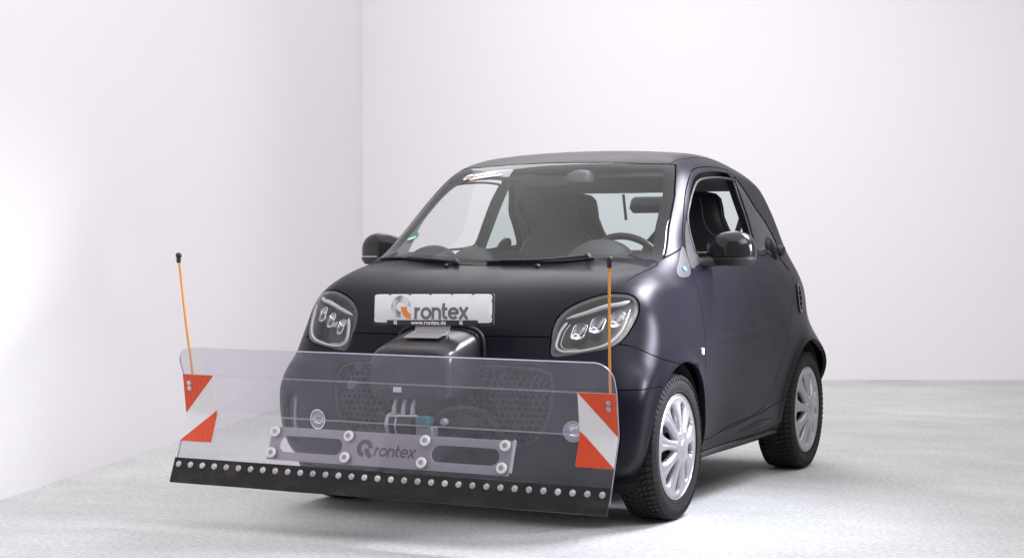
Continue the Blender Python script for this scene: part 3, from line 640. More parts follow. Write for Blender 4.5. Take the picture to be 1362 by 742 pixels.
def wheel(x, y, s_, wd, Ro, proto):
    """wheel standing at (x, y); s_ = +1 for the car's left side"""
    e_ = empty('wheel', (x, y, .2915)); e_.parent = car
    if s_ < 0: e_.rotation_euler = (0, 0, math.pi)
    if proto is None:
        mb = MB(); mb.revolve(tyre_profile(wd, Ro), (0, 0, 0), (1, 0, 0), 96); t = mb.build('tyre', 'rubber', e_, 50)
        mb = MB(); tread(mb, wd, Ro); tr = mb.build('tread', 'rubber', e_, 20)
        mb = MB()
        for rr, q in ((.222, .0012), (.252, .0012)):                      # moulded rings on the sidewall
            h = wd/2; xx = h*(.955 if rr < .23 else .985)
            mb.revolve([(xx, rr-.003), (xx+q, rr-.0015), (xx+q, rr+.0015), (xx, rr+.003)], (0, 0, 0), (1, 0, 0), 72)
        sd = mb.build('sidewall_ring', 'rubber', e_, 50)
        mb = MB(); mb.revolve([(-.06, .192), (.0, .188), (.03, .180), (.02, .150), (.012, .10), (.02, .06), (.022, .0)], (0, 0, 0), (1, 0, 0), 48)
        for k in range(4):
            a = k*math.pi/2+.4; mb.revolve([(.02, .012), (.036, .011), (.038, .0)], (0, .052*math.sin(a), .052*math.cos(a)), (1, 0, 0), 6)
        rim = mb.build('rim', 'dark_steel', e_, 40)
        global COVER
        if COVER is None: COVER = cover_mesh()
        cv = link('wheel_cover', COVER, [] if len(COVER.materials) else 'silver_paint', e_, 28); cv.location = (wd/2-.013, 0, 0)
        mb = MB(); mb.revolve([(wd/2-.014, .2025), (wd/2-.0085, .2055), (wd/2-.0065, .2085), (wd/2-.009, .2115), (wd/2-.03, .212)], (0, 0, 0), (1, 0, 0), 72)
        ring = mb.build('cover_lip', 'silver_paint', e_, 60)
        mb = MB(); mb.revolve([(wd/2+.0205, .021), (wd/2+.0225, .020), (wd/2+.0228, .013), (wd/2+.0216, .012), (wd/2+.0216, .0)], (0, 0, 0), (1, 0, 0), 28); emb = mb.build('emblem', 'brushed_aluminium', e_, 40)
        return e_
    for ch in list(proto.children):
        c = ch.copy(); COL.objects.link(c); c.parent = e_
    return e_
fw = wheel(.733, 0, 1, .165, .2915, None); wheel(-.733, 0, -1, .165, .2915, fw)
rw = wheel(.708, 1.873, 1, .185, .2915, None); wheel(-.708, 1.873, -1, .185, .2915, rw)
for (gy, gz, gr) in (G0, G1):                                              # wheel housings
    for s_ in (1, -1):
        mb = MB(); nseg = 40; r = gr+.010
        A = np.linspace(-.16, math.pi+.16, nseg)
        V = []
        for xx in (.45, .62, .775): V += [(s_*xx, gy+r*math.cos(a), gz+r*math.sin(a)) for a in A]
        Fc = [(k*nseg+i, k*nseg+i+1, (k+1)*nseg+i+1, (k+1)*nseg+i) for k in range(2) for i in range(nseg-1)]
        V.append((s_*.45, gy, gz)); Fc += [(i, i+1, 3*nseg) for i in range(nseg-1)]
        mb.add(V, Fc); mb.build('wheel_housing', 'black_plastic', car, 60)
mb = MB(); mb.box((0, .93, .245), (1.36, 1.15, .05), bev=.01); mb.box((0, 0, .29), (1.30, .08, .08), bev=.02); mb.box((0, 1.873, .29), (1.26, .1, .1), bev=.02); mb.build('underbody', 'black_plastic', car)
# ------------------------------------------------------------------ car details
# ---- headlights
def hl_point(p, depth, s_):
    X, n = on_surface(np.array(p, float)*[1, 1, 1], 0); n = n*0+hn; X = X-hn*depth
    return X*[s_, 1, 1]
led = [(.486, -.359, .809), (.557, -.329, .831), (.629, -.299, .857), (.676, -.278, .870), (.705, -.251, .884)]
drl = [(.492, -.368, .790), (.478, -.390, .765), (.471, -.407, .734), (.472, -.423, .700), (.494, -.428, .686), (.552, -.416, .684), (.606, -.395, .692), (.648, -.375, .705), (.676, -.352, .728), (.697, -.320, .766), (.707, -.294, .809), (.712, -.268, .846)]
proj = [(.546, -.369, .769), (.610, -.339, .793), (.675, -.307, .820)]
for s_ in (1, -1):
    h = empty('headlight', (0, 0, 0)); h.parent = car
    panel('lamp_housing', [-S['hl']], 'lamp_dark', parent=h, sel=SGN[s_] & (by < 0) & (bz > .6), rim=.004, off=.062, gap=.004)
    panel('lamp_bezel', [-S['hl'], S['hl']+.020], 'lamp_bezel', parent=h, sel=SGN[s_] & (by < 0) & (bz > .6), rim=.06, off=.006, gap=.003)
    mb = MB(); pts = catmull(hl_point(led, .010, s_), 8); wd = np.interp(np.linspace(0, 1, len(pts)), [0, .1, .5, .9, 1], [.003, .0070, .0095, .0080, .003]); mb.tube(pts, wd, 10); mb.build('light_bar', 'lightguide', h, 60)
    mb = MB(); pts = catmull(hl_point(drl, .004, s_), 8); wd = np.interp(np.linspace(0, 1, len(pts)), [0, .03, .9, 1], [.003, .0054, .0054, .003]); mb.tube(pts, wd, 10)
    pts2 = hl_point(drl[:6], .010, s_); c0 = hl_point([(.60, -.36, .765)], .010, s_)[0]; pts2 = catmull(pts2+(c0-pts2)*.13, 8); mb.tube(pts2, .0022, 8)
    mb.build('running_light', 'lightguide', h, 60)
    for k, p in enumerate(proj):
        c = hl_point([p], .032, s_)[0]; u = hu*[s_, 1, 1] if s_ > 0 else hu*[-1, 1, 1]; v = hv*[s_, 1, 1]; n = hn*[s_, 1, 1]
        sl = v*.93+u*.36; sl /= np.linalg.norm(sl)                       # lens units lean outward
        out = []
        for t in np.linspace(0, 2*math.pi, 28, endpoint=False):
            e1, e2 = np.sign(math.cos(t))*abs(math.cos(t))**.62, np.sign(math.sin(t))*abs(math.sin(t))**.62
            out.append((e1*.0275*(1+.12*(e2 > 0)*e2), e2*.0385))
        out = np.array(out)
        ring = lambda sc, dz: c+out[:, :1]*sc*u+out[:, 1:]*sc*sl+n*dz
        nn = len(out); L = [ring(1.0, -.022), ring(1.0, .006), ring(.90, .007), ring(.82, .0), ring(.5, -.016), ring(.12, -.020)]
        V = np.concatenate(L); Fc = [(a*nn+i, a*nn+(i+1) % nn, (a+1)*nn+(i+1) % nn, (a+1)*nn+i) for a in range(5) for i in range(nn)]+[tuple(5*nn+i for i in range(nn))]
        mb = MB(); mb.add(V, Fc); lu = mb.build('lamp_unit', 'reflector', h, 40)
        mb = MB(); L = [ring(.90, .0075), ring(.7, .012), ring(.4, .0145)]; V = np.concatenate(L); Fc = [(a*nn+i, a*nn+(i+1) % nn, (a+1)*nn+(i+1) % nn, (a+1)*nn+i) for a in range(2) for i in range(nn)]+[tuple(2*nn+i for i in range(nn))]
        mb.add(V, Fc); mb.build('lens', 'lens_glass', h, 60)
        mb = MB()                                                         # blade across the reflector
        mb.add([*(c-u*.016+sl*.004+n*np.array([[-.012], [.003]])), *(c+u*.018+sl*.004+n*np.array([[-.012], [.003]])), *(c+u*.016-sl*.010+n*np.array([[-.012], [.003]]))], [(0, 2, 4), (1, 5, 3), (0, 1, 3, 2), (2, 3, 5, 4), (4, 5, 1, 0)])
        mb.build('shutter', 'lamp_bezel', h)
    c = hl_point([(.715, -.285, .79)], .012, s_); mb = MB(); mb.tube(catmull(hl_point([(.690, -.345, .735), (.712, -.31, .775), (.722, -.28, .82)], .010, s_), 6), .006, 8); mb.build('side_marker', 'amber', h, 60)
# ---- grille: recessed honeycomb
panel('grille_back', [-S['grille']], 'void_black', sel=front & (bz > .2), rim=.003, off=.05, gap=.002)
gr_ = MB(); hexr = .0155; 
for iy in range(-1, 14):
    for ix in range(-20, 21):
        x = ix*hexr*1.80+(hexr*.90 if iy % 2 else 0); z = .29+iy*hexr*1.56+.004
        if poly_sdf(grille_poly, np.array([[x, z]]))[0] > -.016: continue
        a = np.arange(6)*math.pi/3+math.pi/6
        sz = 1.0
        P1 = np.c_[x+hexr*1.01*np.cos(a), np.zeros(6), z+hexr*1.01*np.sin(a)]; P2 = np.c_[x+hexr*.74*sz*np.cos(a), np.zeros(6), z+hexr*.74*sz*np.sin(a)]
        P1[:, 1] = P2[:, 1] = -.50
        A, nA = on_surface(P1, -.016); Bq, nB = on_surface(P2, -.016); Cq = Bq-nB*.016
        gr_.add(np.r_[A, Bq, Cq], [(i, (i+1) % 6, 6+(i+1) % 6, 6+i) for i in range(6)]+[(6+i, 6+(i+1) % 6, 12+(i+1) % 6, 12+i) for i in range(6)])
g = gr_.build('honeycomb_grille', 'grille_black', car, 30); g['kind'] = 'stuff'
panel('grille_frame', [-S['grille'], S['grille']+.012], 'black_plastic', sel=front & (bz > .2), rim=.02, off=.006, gap=.001)
for (x, z) in ((-.405, .535),):                                            # round emblem plate on the grille
    decal('grille_badge', [(x-.024, -.5, z-.02), (x+.024, -.5, z-.02), (x+.024, -.5, z+.02), (x-.024, -.5, z+.02)], 'grille_badge_blue', car, off=-.006, outline=[(.5+.5*math.cos(t), .5+.5*math.sin(t)) for t in np.linspace(0, 2*math.pi, 20, endpoint=False)], th=.004)
decal('parking_sensor', [(-.395, -.5, .597), (-.36, -.5, .597), (-.36, -.5, .625), (-.395, -.5, .625)], 'black_plastic', car, off=.002, outline=[(.5+.5*math.cos(t), .5+.5*math.sin(t)) for t in np.linspace(0, 2*math.pi, 20, endpoint=False)], th=.004)
for s_ in (1, -1):
    # fog lamp
    c, n = on_surface([(s_*.570, -.49, .387)]); c, n = c[0], n[0]; f = empty('fog_lamp', tuple(c)); f.parent = car
    mb = MB(); mb.revolve([(-.05, .012), (-.045, .028), (-.012, .040), (-.004, .041), (-.004, .036), (-.014, .034), (-.03, .026), (-.038, .008), (-.038, 0)], (0, 0, 0), n, 28); mb.build('fog_reflector', 'reflector', f, 50)
    mb = MB(); mb.revolve([(-.010, .034), (-.002, .028), (.003, .016), (.005, 0)], (0, 0, 0), n, 28); mb.build('fog_lens', 'lens_glass', f, 60)
    # air slot in the bumper corner: dark box behind it and a pale vane inside
    panel('air_slot', [-S['slot']], 'gloss_black', sel=SGN[s_] & front, rim=.03, off=.022, gap=.001)
    mb = MB(); pts = catmull(on_surface([(s_*.692, -.48, .30), (s_*.697, -.48, .38), (s_*.694, -.48, .475)], -.012)[0], 6); mb.tube(pts, [.003]+[.006]*(len(pts)-2)+[.003], 8); mb.build('slot_vane', 'silver_paint' if s_ < 0 else 'gloss_black', car, 60)
    # chin lip below the bumper
    mb = MB(); pts = catmull([(s_*.40, -.440, .170), (s_*.60, -.42, .168), (s_*.70, -.38, .166), (s_*.745, -.31, .165)], 6); mb.tube(pts, .020, 10); mb.build('chin_lip', 'void_black', car, 60)
    # side repeater
    c, n = on_surface([(s_*.817, .265, .660)], .002); decal('side_repeater', [(s_*.817, .252, .646), (s_*.817, .278, .646), (s_*.817, .278, .674), (s_*.817, .252, .674)][::s_], 'lamp_white', car, off=.006, outline=[(.5+.5*np.sign(math.cos(t))*abs(math.cos(t))**.6, .5+.5*np.sign(math.sin(t))*abs(math.sin(t))**.6) for t in np.linspace(0, 2*math.pi, 20, endpoint=False)], th=.006)
    # badge patch at the foot of the pillar and its blue badge
    mp = [(.205, .998), (.178, .972), (.200, .962), (.292, .975), (.262, 1.02), (.325, 1.088)]
    mpp = catmull([(.178, .968), (.205, .961), (.290, .974), (.345, 1.040), (.372, 1.095), (.345, 1.088), (.25, 1.030), (.185, .985)], 5, True)
    panel('badge_patch', [-masked(mpp, YZ, side & (by > 0) & (by < .6))], 'black_plastic', sel=SGN[s_] & side & (by > 0) & (by < .7), rim=.003, off=-.0025, gap=.002)
    b = decal('blue_badge', [(s_*.742, .245, .985), (s_*.742, .275, .985), (s_*.742, .275, 1.012), (s_*.742, .245, 1.012)][::s_], 'blue_badge', car, off=.0055, outline=[(.5+.5*math.cos(t), .5+.5*math.sin(t)) for t in np.linspace(0, 2*math.pi, 18, endpoint=False)], th=.003)
    # air intake scoop on the rear quarter
    sc = catmull([(1.735, .915), (1.755, .90), (1.765, .85), (1.758, .80), (1.735, .775), (1.705, .79), (1.695, .845), (1.705, .90)], 6, True)
    fsc = masked(sc, YZ, side & (by > 1.5) & (by < 2))
    panel('air_scoop', [-fsc], 'void_black', sel=SGN[s_] & side & (by > 1.5), rim=.002, off=-.0015, gap=0)
    panel('scoop_rim', [fsc+.009-.0, -fsc+.004], 'gloss_black', sel=SGN[s_] & side & (by > 1.5), rim=.004, off=-.006, gap=0)
    mb = MB()
    for k in range(4): mb.tube(on_surface([(s_*.8, 1.708, .80+k*.027), (s_*.8, 1.756, .807+k*.027)], .003)[0], .004, 8)
    mb.build('scoop_slat', 'black_plastic', car)
    # door handle in its black surround behind the door glass
    hp = catmull([(1.40, 1.072), (1.52, 1.078), (1.64, 1.090), (1.700, 1.060), (1.690, .990), (1.655, .985), (1.61, 1.03), (1.45, 1.058)], 6, True)
    hs = empty('door_handle', (0, 0, 0)); hs.parent = car
    panel('handle_surround', [-masked(hp, YZ, side & (by > 1.2) & (by < 2))], 'black_plastic', parent=hs, sel=SGN[s_] & side & (by > 1.2), rim=.003, off=-.003, gap=0)
    c, n = on_surface([(s_*.72, 1.53, 1.085)]); c, n = c[0], n[0]
    mb = MB(); mb.revolve([(-.01, .066), (.004, .062), (.013, .046), (.018, .022), (.0185, 0)], c-np.array([0, 0, 0]), n, 28); mb.build('handle_boss', 'satin_black_paint', hs, 50)
    mb = MB(); V, Fc = superbox(on_surface([(s_*.72, 1.612, 1.072)])[0][0]+n*.014, (.050, .085, .052), 2.6, 24, 12, rotm('z', s_*.12)); mb.add(V, Fc); mb.build('grip', 'black_plastic', hs, 60)
    # bright edge of the lowered door glass frame and B-pillar strip
    bp = np.array([(1.305, 1.432), (1.292, 1.327), (1.280, 1.218), (1.262, 1.085)])
    mb = MB(); X, n_ = on_surface(np.c_[np.full(4, s_*.65), bp], .004); X = catmull(X, 8); mb.tube(X, .0075, 8); mb.build('pillar_strip', 'black_plastic', car, 60)
    wl = win_poly[::2]; X, n_ = on_surface(np.c_[np.full(len(wl), s_*.65), wl], .001); mb = MB(); mb.tube(X, .0062, 8, closed=True); mb.build('window_seal', 'black_plastic', car, 60)
# ---- sill strip and swage
    X, n_ = on_surface(np.array([(s_*.75, y, .213) for y in np.linspace(.36, 1.50, 14)]), .004); mb = MB(); mb.tube(X, [.006]+[.011]*12+[.006], 8); mb.build('sill_strip', 'black_plastic', car, 60)
    mb = MB(); X, n_ = on_surface(np.array([(s_*.77, y, .262+.02*t) for t, y in zip(np.linspace(0, 1, 12), np.linspace(.85, 1.47, 12))]), -.004); mb.tube(X, [.004, .008, .012, .016, .019, .021, .022, .021, .018, .013, .008, .004], 12); mb.build('sill_blister', 'satin_black_paint', car, 60)
# ---- wing mirrors
for s_ in (1, -1):
    mr = empty('wing_mirror', (s_*.872, .525, 1.082)); mr.parent = car
    def shell(z0, z1, grow):
        V = []; n = 40; lev = np.linspace(0, 1, 12)
        for t in lev:
            zz = z0+(z1-z0)*t; q = (zz+.072)/.148                          # 0 bottom .. 1 top
            f = 1.0 if 0 < q < .45 else ((1-((q-.45)/.55)**2.3)**.5 if .45 <= q < 1 else 0.0); f *= min(1, .80+max(0, q)*1.2)
            for a in np.linspace(0, 2*math.pi, n, endpoint=False):
                ca, sa = math.cos(a), math.sin(a); e1 = np.sign(ca)*abs(ca)**.72; e2 = np.sign(sa)*abs(sa)**.72
                x = e1*(.090 if ca > 0 else .128)*(.10+.90*f)-.006*(1-q)
                y = e2*(.062 if sa < 0 else .036)*(f*.92+.08)
                x -= .010*max(0, q-.45)
                V.append((s_*(x*grow), y*grow+.018*abs(x)/.1, zz))
        Fc = [(i*n+k, i*n+(k+1) % n, (i+1)*n+(k+1) % n, (i+1)*n+k) for i in range(11) for k in range(n)]+[tuple(range(n))[::-1], tuple(11*n+k for k in range(n))]
        return V, Fc
    mb = MB(); mb.add(*shell(-.032, .0755, 1.0)); mb.build('mirror_cap', 'gloss_black', mr, 40)
    mb = MB(); mb.add(*shell(-.072, -.035, 1.02)); mb.build('mirror_base', 'black_plastic', mr, 40)
    mb = MB()
    for q, r in ((-.055, 1), ): mb.tube(catmull([(-s_*.185, -.085, -.064), (-s_*.12, -.040, -.056), (-s_*.04, 0, -.050), (0, .0, -.050)], 6), [.021]*19, 14)
    mb.build('mirror_arm', 'black_plastic', mr, 60)
    mb = MB(); V, Fc = superbox((-s_*.022, .040, .004), (.145, .010, .090), 3.2, 28, 12); mb.add(V, Fc); mb.build('mirror_glass', 'chrome', mr, 60)
    tri = catmull([(.462, 1.032), (.468, 1.085), (.490, 1.165), (.512, 1.215), (.480, 1.195), (.405, 1.112), (.352, 1.045), (.325, 1.000), (.40, 1.012)], 5, True)
    panel('mirror_sail', [-masked(tri, YZ, side & (by > 0) & (by < .8))], 'black_plastic', sel=SGN[s_] & side & (by > 0) & (by < .8), rim=.004, off=-.003, gap=0)
# ---- wipers and washer jets
def wiper(arm, blade):
    e_ = empty('wiper', (0, 0, 0)); e_.parent = car
    X, n = on_surface(blade, .005); X = catmull(X, 8); mb = MB(); mb.tube(X, [.003]+[.0055]*(len(X)-2)+[.003], 8); mb.build('wiper_blade', 'black_plastic', e_, 60)
    X, n = on_surface(arm, .010); X = catmull(X, 8); mb = MB(); mb.tube(X, np.linspace(.008, .005, len(X)), 8); mb.sphere(X[0], .014, 14); mb.build('wiper_arm', 'black_plastic', e_, 60)
wiper([(.40, .045, 1.030), (.22, .0, 1.024), (.03, -.01, 1.026)], [(-.04, -.01, 1.024), (.05, -.01, 1.034), (.14, -.01, 1.030), (.30, .002, 1.026), (.43, .045, 1.028)])
wiper([(-.18, -.02, 1.028), (-.33, .01, 1.030), (-.44, .04, 1.035)], [(-.22, -.01, 1.030), (-.36, .015, 1.031), (-.50, .06, 1.035), (-.62, .11, 1.035)])
for x in (-.212, .212):
    c, n = on_surface([(x, -.04, 1.01)], .004); mb = MB(); mb.sphere(c[0], .0105, 14, (1, 1.3, .85)); mb.build('washer_jet', 'black_plastic', car, 60)
c, n = on_surface([(0, .02, 1.03)], .004)
# ------------------------------------------------------------------ cabin
def loft(sections, cap=True):
    """closed sections of equal length -> verts, faces"""
    n = len(sections[0]); V = np.concatenate(sections); m = len(sections)
    Fc = [(i*n+k, i*n+(k+1) % n, (i+1)*n+(k+1) % n, (i+1)*n+k) for i in range(m-1) for k in range(n)]
    if cap: Fc += [tuple(range(n))[::-1], tuple((m-1)*n+k for k in range(n))]
    return V, Fc
def rrect(w_, d_, p=3.2, n=36):
    a = np.linspace(0, 2*math.pi, n, endpoint=False); return np.c_[w_/2*np.sign(np.cos(a))*abs(np.cos(a))**(2/p), d_/2*np.sign(np.sin(a))*abs(np.sin(a))**(2/p)]
def seat(x):
    e_ = empty('seat', (x, 1.40, .45)); e_.parent = car
    zs = [.10, .18, .30, .42, .52, .60, .67, .73, .79, .84, .88, .905, .915]
    ws = [.44, .50, .53, .54, .53, .50, .45, .37, .31, .29, .265, .21, .10]
    ds = [.16, .17, .17, .165, .155, .145, .13, .12, .115, .11, .105, .085, .05]
    secs = []
    for z, w_, d_ in zip(zs, ws, ds):
        r = rrect(w_, d_); bol = .035*np.clip(abs(r[:, 0])/(w_/2), 0, 1)**3*(z < .68)     # side bolsters come forward
        secs.append(np.c_[r[:, 0], r[:, 1]-bol*(r[:, 1] < 0)+.20*(z-.1)*.9-.02, np.full(len(r), z)])
    V, Fc = loft(secs); mb = MB(); mb.add(V, Fc); mb.build('backrest', 'seat_leather', e_, 60)
    mb = MB(); V, Fc = superbox((0, -.24, .02), (.52, .56, .20), 3.2, 32, 14); mb.add(V, Fc); mb.build('cushion', 'seat_fabric', e_, 60)
    mb = MB()
    for sx in (-1, 1):                                                    # pale seam lines down the backrest
        pts = []
        for z, w_, d_ in list(zip(zs, ws, ds))[1:11]: pts.append((sx*(w_/2-.055-.03*(z > .7)), -d_/2-.004+.20*(z-.1)*.9-.02, z))
        mb.tube(catmull(pts, 4), .0014, 6)
        pts = [(sx*(w_/2+.001), -.02+.20*(z-.1)*.9-.02, z) for z, w_, d_ in list(zip(zs, ws, ds))[2:11]]; mb.tube(catmull(pts, 4), .0014, 6)
    mb.build('seam', 'stitch', e_, 60)
seat(.33); seat(-.33)
# dashboard: swept hump across the cabin
secs = []
for x in np.linspace(-.63, .63, 28):
    f = 1-.22*abs(x/.63)**4; y0 = .06+.36*(x/.63)**2*.45
    pts = [(y0+.02, .985), (y0+.12, 1.005+.006*f), (.40, 1.018*1+.004*f), (.50, 1.008), (.565, .985), (.585, .93), (.57, .80), (.50, .62), (y0+.1, .62), (y0+.02, .80)]
    c = catmull(pts, 4, True); secs.append(np.c_[np.full(len(c), x), c])
V, Fc = loft(secs); mb = MB(); mb.add(V, Fc); dsh = mb.build('dashboard', 'dash_black', car, 60)
for (x, y, rx, ry, h_, nm) in ((.300, .42, .165, .13, .125, 'instrument_hood'), (-.295, .36, .105, .10, .095, 'dash_pod'), (-.520, .40, .125, .12, .100, 'dash_pod')):
    V = []; n = 30
    for t in np.linspace(0, 1, 9):
        f = max(.02, math.cos(t*math.pi/2))
        for a in np.linspace(0, 2*math.pi, n, endpoint=False): V.append((x+rx*f*math.cos(a), y+ry*f*math.sin(a)+.02*t, 1.0+h_*math.sin(t*math.pi/2)))
    Fc = [(i*n+k, i*n+(k+1) % n, (i+1)*n+(k+1) % n, (i+1)*n+k) for i in range(8) for k in range(n)]+[tuple(8*n+k for k in range(n))]
    mb = MB(); mb.add(V, Fc); mb.build(nm, 'dash_black', dsh, 60)
# steering wheel
sw = empty('steering_wheel', (.33, .66, .985)); sw.parent = car; ax = np.array([0, -.86, -.5]); ax /= np.linalg.norm(ax)
u = np.array([1., 0, 0]); v = np.cross(ax, u); a = np.linspace(0, 2*math.pi, 40, endpoint=False)
mb = MB(); mb.tube(.178*(np.cos(a)[:, None]*u+np.sin(a)[:, None]*v), .0155, 12, closed=True); mb.build('steering_rim', 'seat_leather', sw, 60)
mb = MB(); V, Fc = superbox((0, 0, 0), (.15, .05, .13), 3, 24, 12, np.stack([u, ax, v], 1)); mb.add(V, Fc)
for s_ in (-1, 1): mb.box(u*s_*.115, (.11, .022, .03), np.stack([u, ax, v], 1), .006)
mb.box(-v*.10 if v[2] > 0 else v*.10, (.05, .02, .12), np.stack([u, ax, v], 1), .006); mb.build('steering_hub', 'dash_black', sw)
# interior mirror, its foot, sensor box and sun visors
im = empty('interior_mirror', (-.03, .56, 1.385)); im.parent = car
mb = MB(); V, Fc = superbox((0, 0, 0), (.235, .045, .070), 3.4, 32, 12); mb.add(V, Fc); mb.build('mirror_body', 'dash_black', im, 60)
mb = MB(); mb.tube([(.0, .0, .02), (.01, .02, .035), (.01, .05, .050)], .012, 10); mb.build('mirror_stalk', 'dash_black', im, 60)
mb = MB(); V, Fc = superbox((.12, .60, 1.402), (.12, .10, .065), 4, 32, 14); mb.add(V, Fc); mb.build('sensor_box', 'headliner_grey', car, 60)
for s_ in (1, -1):
    mb = MB(); mb.box((s_*.30, .78, 1.425), (.36, .17, .018), rotm('x', R(9)), .008); mb.build('sun_visor', 'trim_grey', car)
# rear bulkhead, parcel shelf, wiper motor on the rear window, belts
mb = MB(); mb.box((0, 1.78, .80), (1.30, .04, .52), bev=.015); mb.box((0, 1.72, .55), (1.2, .3, .10), bev=.02); mb.build('rear_bulkhead', 'dash_black', car)
mb = MB(); mb.box((-.06, 1.905, 1.315), (.20, .06, .09), rotm('x', R(-32)), .02); mb.build('wiper_motor', 'dash_black', car)
mb = MB(); mb.tube([(-.20, 1.90, 1.37), (-.205, 1.95, 1.24)], .008, 8); mb.build('wiper_linkage', 'dash_black', car, 60)
for s_ in (1, -1):
    mb = MB(); mb.tube([(s_*.60, 1.50, 1.30), (s_*.56, 1.50, 1.18), (s_*.50, 1.46, .95), (s_*.47, 1.40, .70)], .014, 6); V, Fc = superbox((s_*.605, 1.50, 1.31), (.03, .05, .08), 3, 16, 8); mb.add(V, Fc); mb.build('seat_belt', 'seat_fabric', car, 60)
    mb = MB(); V, Fc = loft([np.c_[np.full(36, s_*xx), .98+rrect(1.18, .1)[:, 0], zz+rrect(1.18, .1)[:, 1]] for xx, zz in ((.715, .97), (.665, .985), (.64, .97))]); mb.add(V, Fc); mb.build('door_card_top', 'dash_black', car, 60)
    mb = MB(); mb.box((s_*.70, .95, .70), (.05, 1.15, .50), bev=.02); mb.build('door_card', 'dash_black', car)
mb = MB(); mb.box((0, .95, .30), (1.35, 1.75, .04)); mb.build('cabin_floor', 'dash_black', car)
# ---- stickers on the windscreen
decal('sticker_film', [(-.470, .60, 1.405), (-.20, .53, 1.412), (-.205, .60, 1.45), (-.455, .63, 1.43)], 'trim_grey', car, off=-.008)
def strokes():
    """letters of the maker's word as strokes, x-height 1"""
    k = np.linspace; arc = lambda cx, cy, r, a0, a1, n=16, sx=1.: [(cx+sx*r*math.cos(R(t)), cy+r*math.sin(R(t))) for t in k(a0, a1, n)]
    h = .39
    return [([[(.12, 0), (.12, 1)], [(.12, .55)]+arc(.50, .50, .38, 175, 88, 9)], .60),
            ([arc(.50, .50, h, 0, 360, 32)[:-1]], 1.02),
            ([[(.13, 0), (.13, 1)], [(.13, .52)]+arc(.45, .55, .33, 178, 2, 14)+[(.78, .0)]], .93),
            ([[(.20, 1.34), (.20, .36)]+arc(.46, .38, .26, 182, 272, 9)+[(.56, .12)], [(.02, .86), (.54, .86)]], .62),
            ([[(.12, .50), (.87, .50)]+arc(.50, .50, h, 4, 318, 26)], 1.0),
            ([[(.08, 0), (.80, 1)], [(.08, 1), (.80, 0)]], .9)]
def word(name, mat, parent, o, u, v, d, xh, wdt=.235, stencil=False, mapf=None):
    mb = MB(); x = 0; u, v, d = map(lambda q: np.array(q, float), (u, v, d)); o = np.array(o, float); q = 0
    for gl, adv in strokes():
        for st in gl:
            P = np.array(st)+[x, 0]; closed = len(st) == 31 and adv == 1.02
            mb.ribbon(P*xh, wdt*xh, o+d*(.02*q), u, v, d, closed=closed); q += 1
        x += adv
    if mapf: mb.v = [tuple(p) for p in mapf(np.array(mb.v))]
    return mb.build(name, mat, parent), x*xh
def emblem_polys(rad):
    """ring open at lower right plus the orange vane inside it"""
    ro, ri = rad, rad*.46; A = np.radians(np.linspace(2, 268, 40)); cx = -.02*rad
    outer = np.c_[ro*np.cos(A), ro*np.sin(A)]; inner = np.c_[ri*np.cos(A[::-1]), ri*np.sin(A[::-1])]
    ring = np.r_[outer, inner]
    B = np.radians(np.linspace(180, 262, 14)); c = np.array([1.02*rad, .02*rad]); v1 = np.c_[c[0]+1.02*rad*np.cos(B), c[1]+1.12*rad*np.sin(B)]
    B2 = np.radians(np.linspace(268, 186, 12)); v2 = np.c_[c[0]+.42*rad*np.cos(B2)-.02*rad, c[1]+.62*rad*np.sin(B2)]
    return ring, np.r_[v1, [[1.02*rad, -1.06*rad]], [[1.02*rad, -.62*rad]], v2]
def emblem(parent, o, u, v, d, rad, mats=('emblem_silver', 'orange_print'), mapf=None):
    for poly, nm, mt in zip(emblem_polys(rad), ('emblem_ring', 'emblem_vane'), mats):
        mb = MB(); n = len(poly)
        if nm == 'emblem_ring':
            h = n//2; V0 = np.array(o)+poly[:, :1]*np.array(u)+poly[:, 1:]*np.array(v); V = np.r_[V0, V0+np.array(d)]
            Fc = [(i, i+1, n-2-i, n-1-i) for i in range(h-1)]; Fc = Fc+[tuple(k+n for k in f) for f in Fc]+[(i, (i+1) % n, n+(i+1) % n, n+i) for i in range(n)]
            mb.add(V, Fc)
        else: mb.prism(poly, o, u, v, d)
        if mapf: mb.v = [tuple(p) for p in mapf(np.array(mb.v))]
        mb.build(nm, mt, parent)
def on_glass(off):
    def f(P):
        X, n = on_surface(P, off); return X
    return f
stk = empty('windscreen_sticker', (0, 0, 0)); stk.parent = car
o = np.array([-.395, .565, 1.408]); u = np.array([.985, -.11, .12]); u /= np.linalg.norm(u); v = np.array([.05, .80, .58]); v /= np.linalg.norm(v)
word('sticker_word', 'letter_white', stk, o, u, v, (0, 0, 0.0002), .024, .30, mapf=on_glass(.003))
emblem(stk, o-u*.033+v*.012, u, v, (0, 0, .0002), .026, ('letter_white', 'orange_print'), mapf=on_glass(.0032))
decal('sticker_band', [o-u*.012-v*.022, o+u*.150-v*.022, o+u*.165-v*.006, o+u*.0-v*.006], 'letter_white', stk, off=.003)
gq = [(-.560, .212, 1.108), (-.492, .205, 1.125), (-.502, .26, 1.158), (-.555, .262, 1.143)]
gb = decal('emission_badge', gq, 'green_badge', car, off=.003, outline=[(.5+.5*math.cos(t), .5+.5*math.sin(t)) for t in np.linspace(0, 2*math.pi, 28, endpoint=False)])
q = np.array(gq); bl = lambda s_, t: (1-s_)*(1-t)*q[0]+s_*(1-t)*q[1]+s_*t*q[2]+(1-s_)*t*q[3]
decal('badge_field', [bl(.18, .22), bl(.82, .22), bl(.82, .42), bl(.18, .42)], 'letter_white', gb, off=.0042)
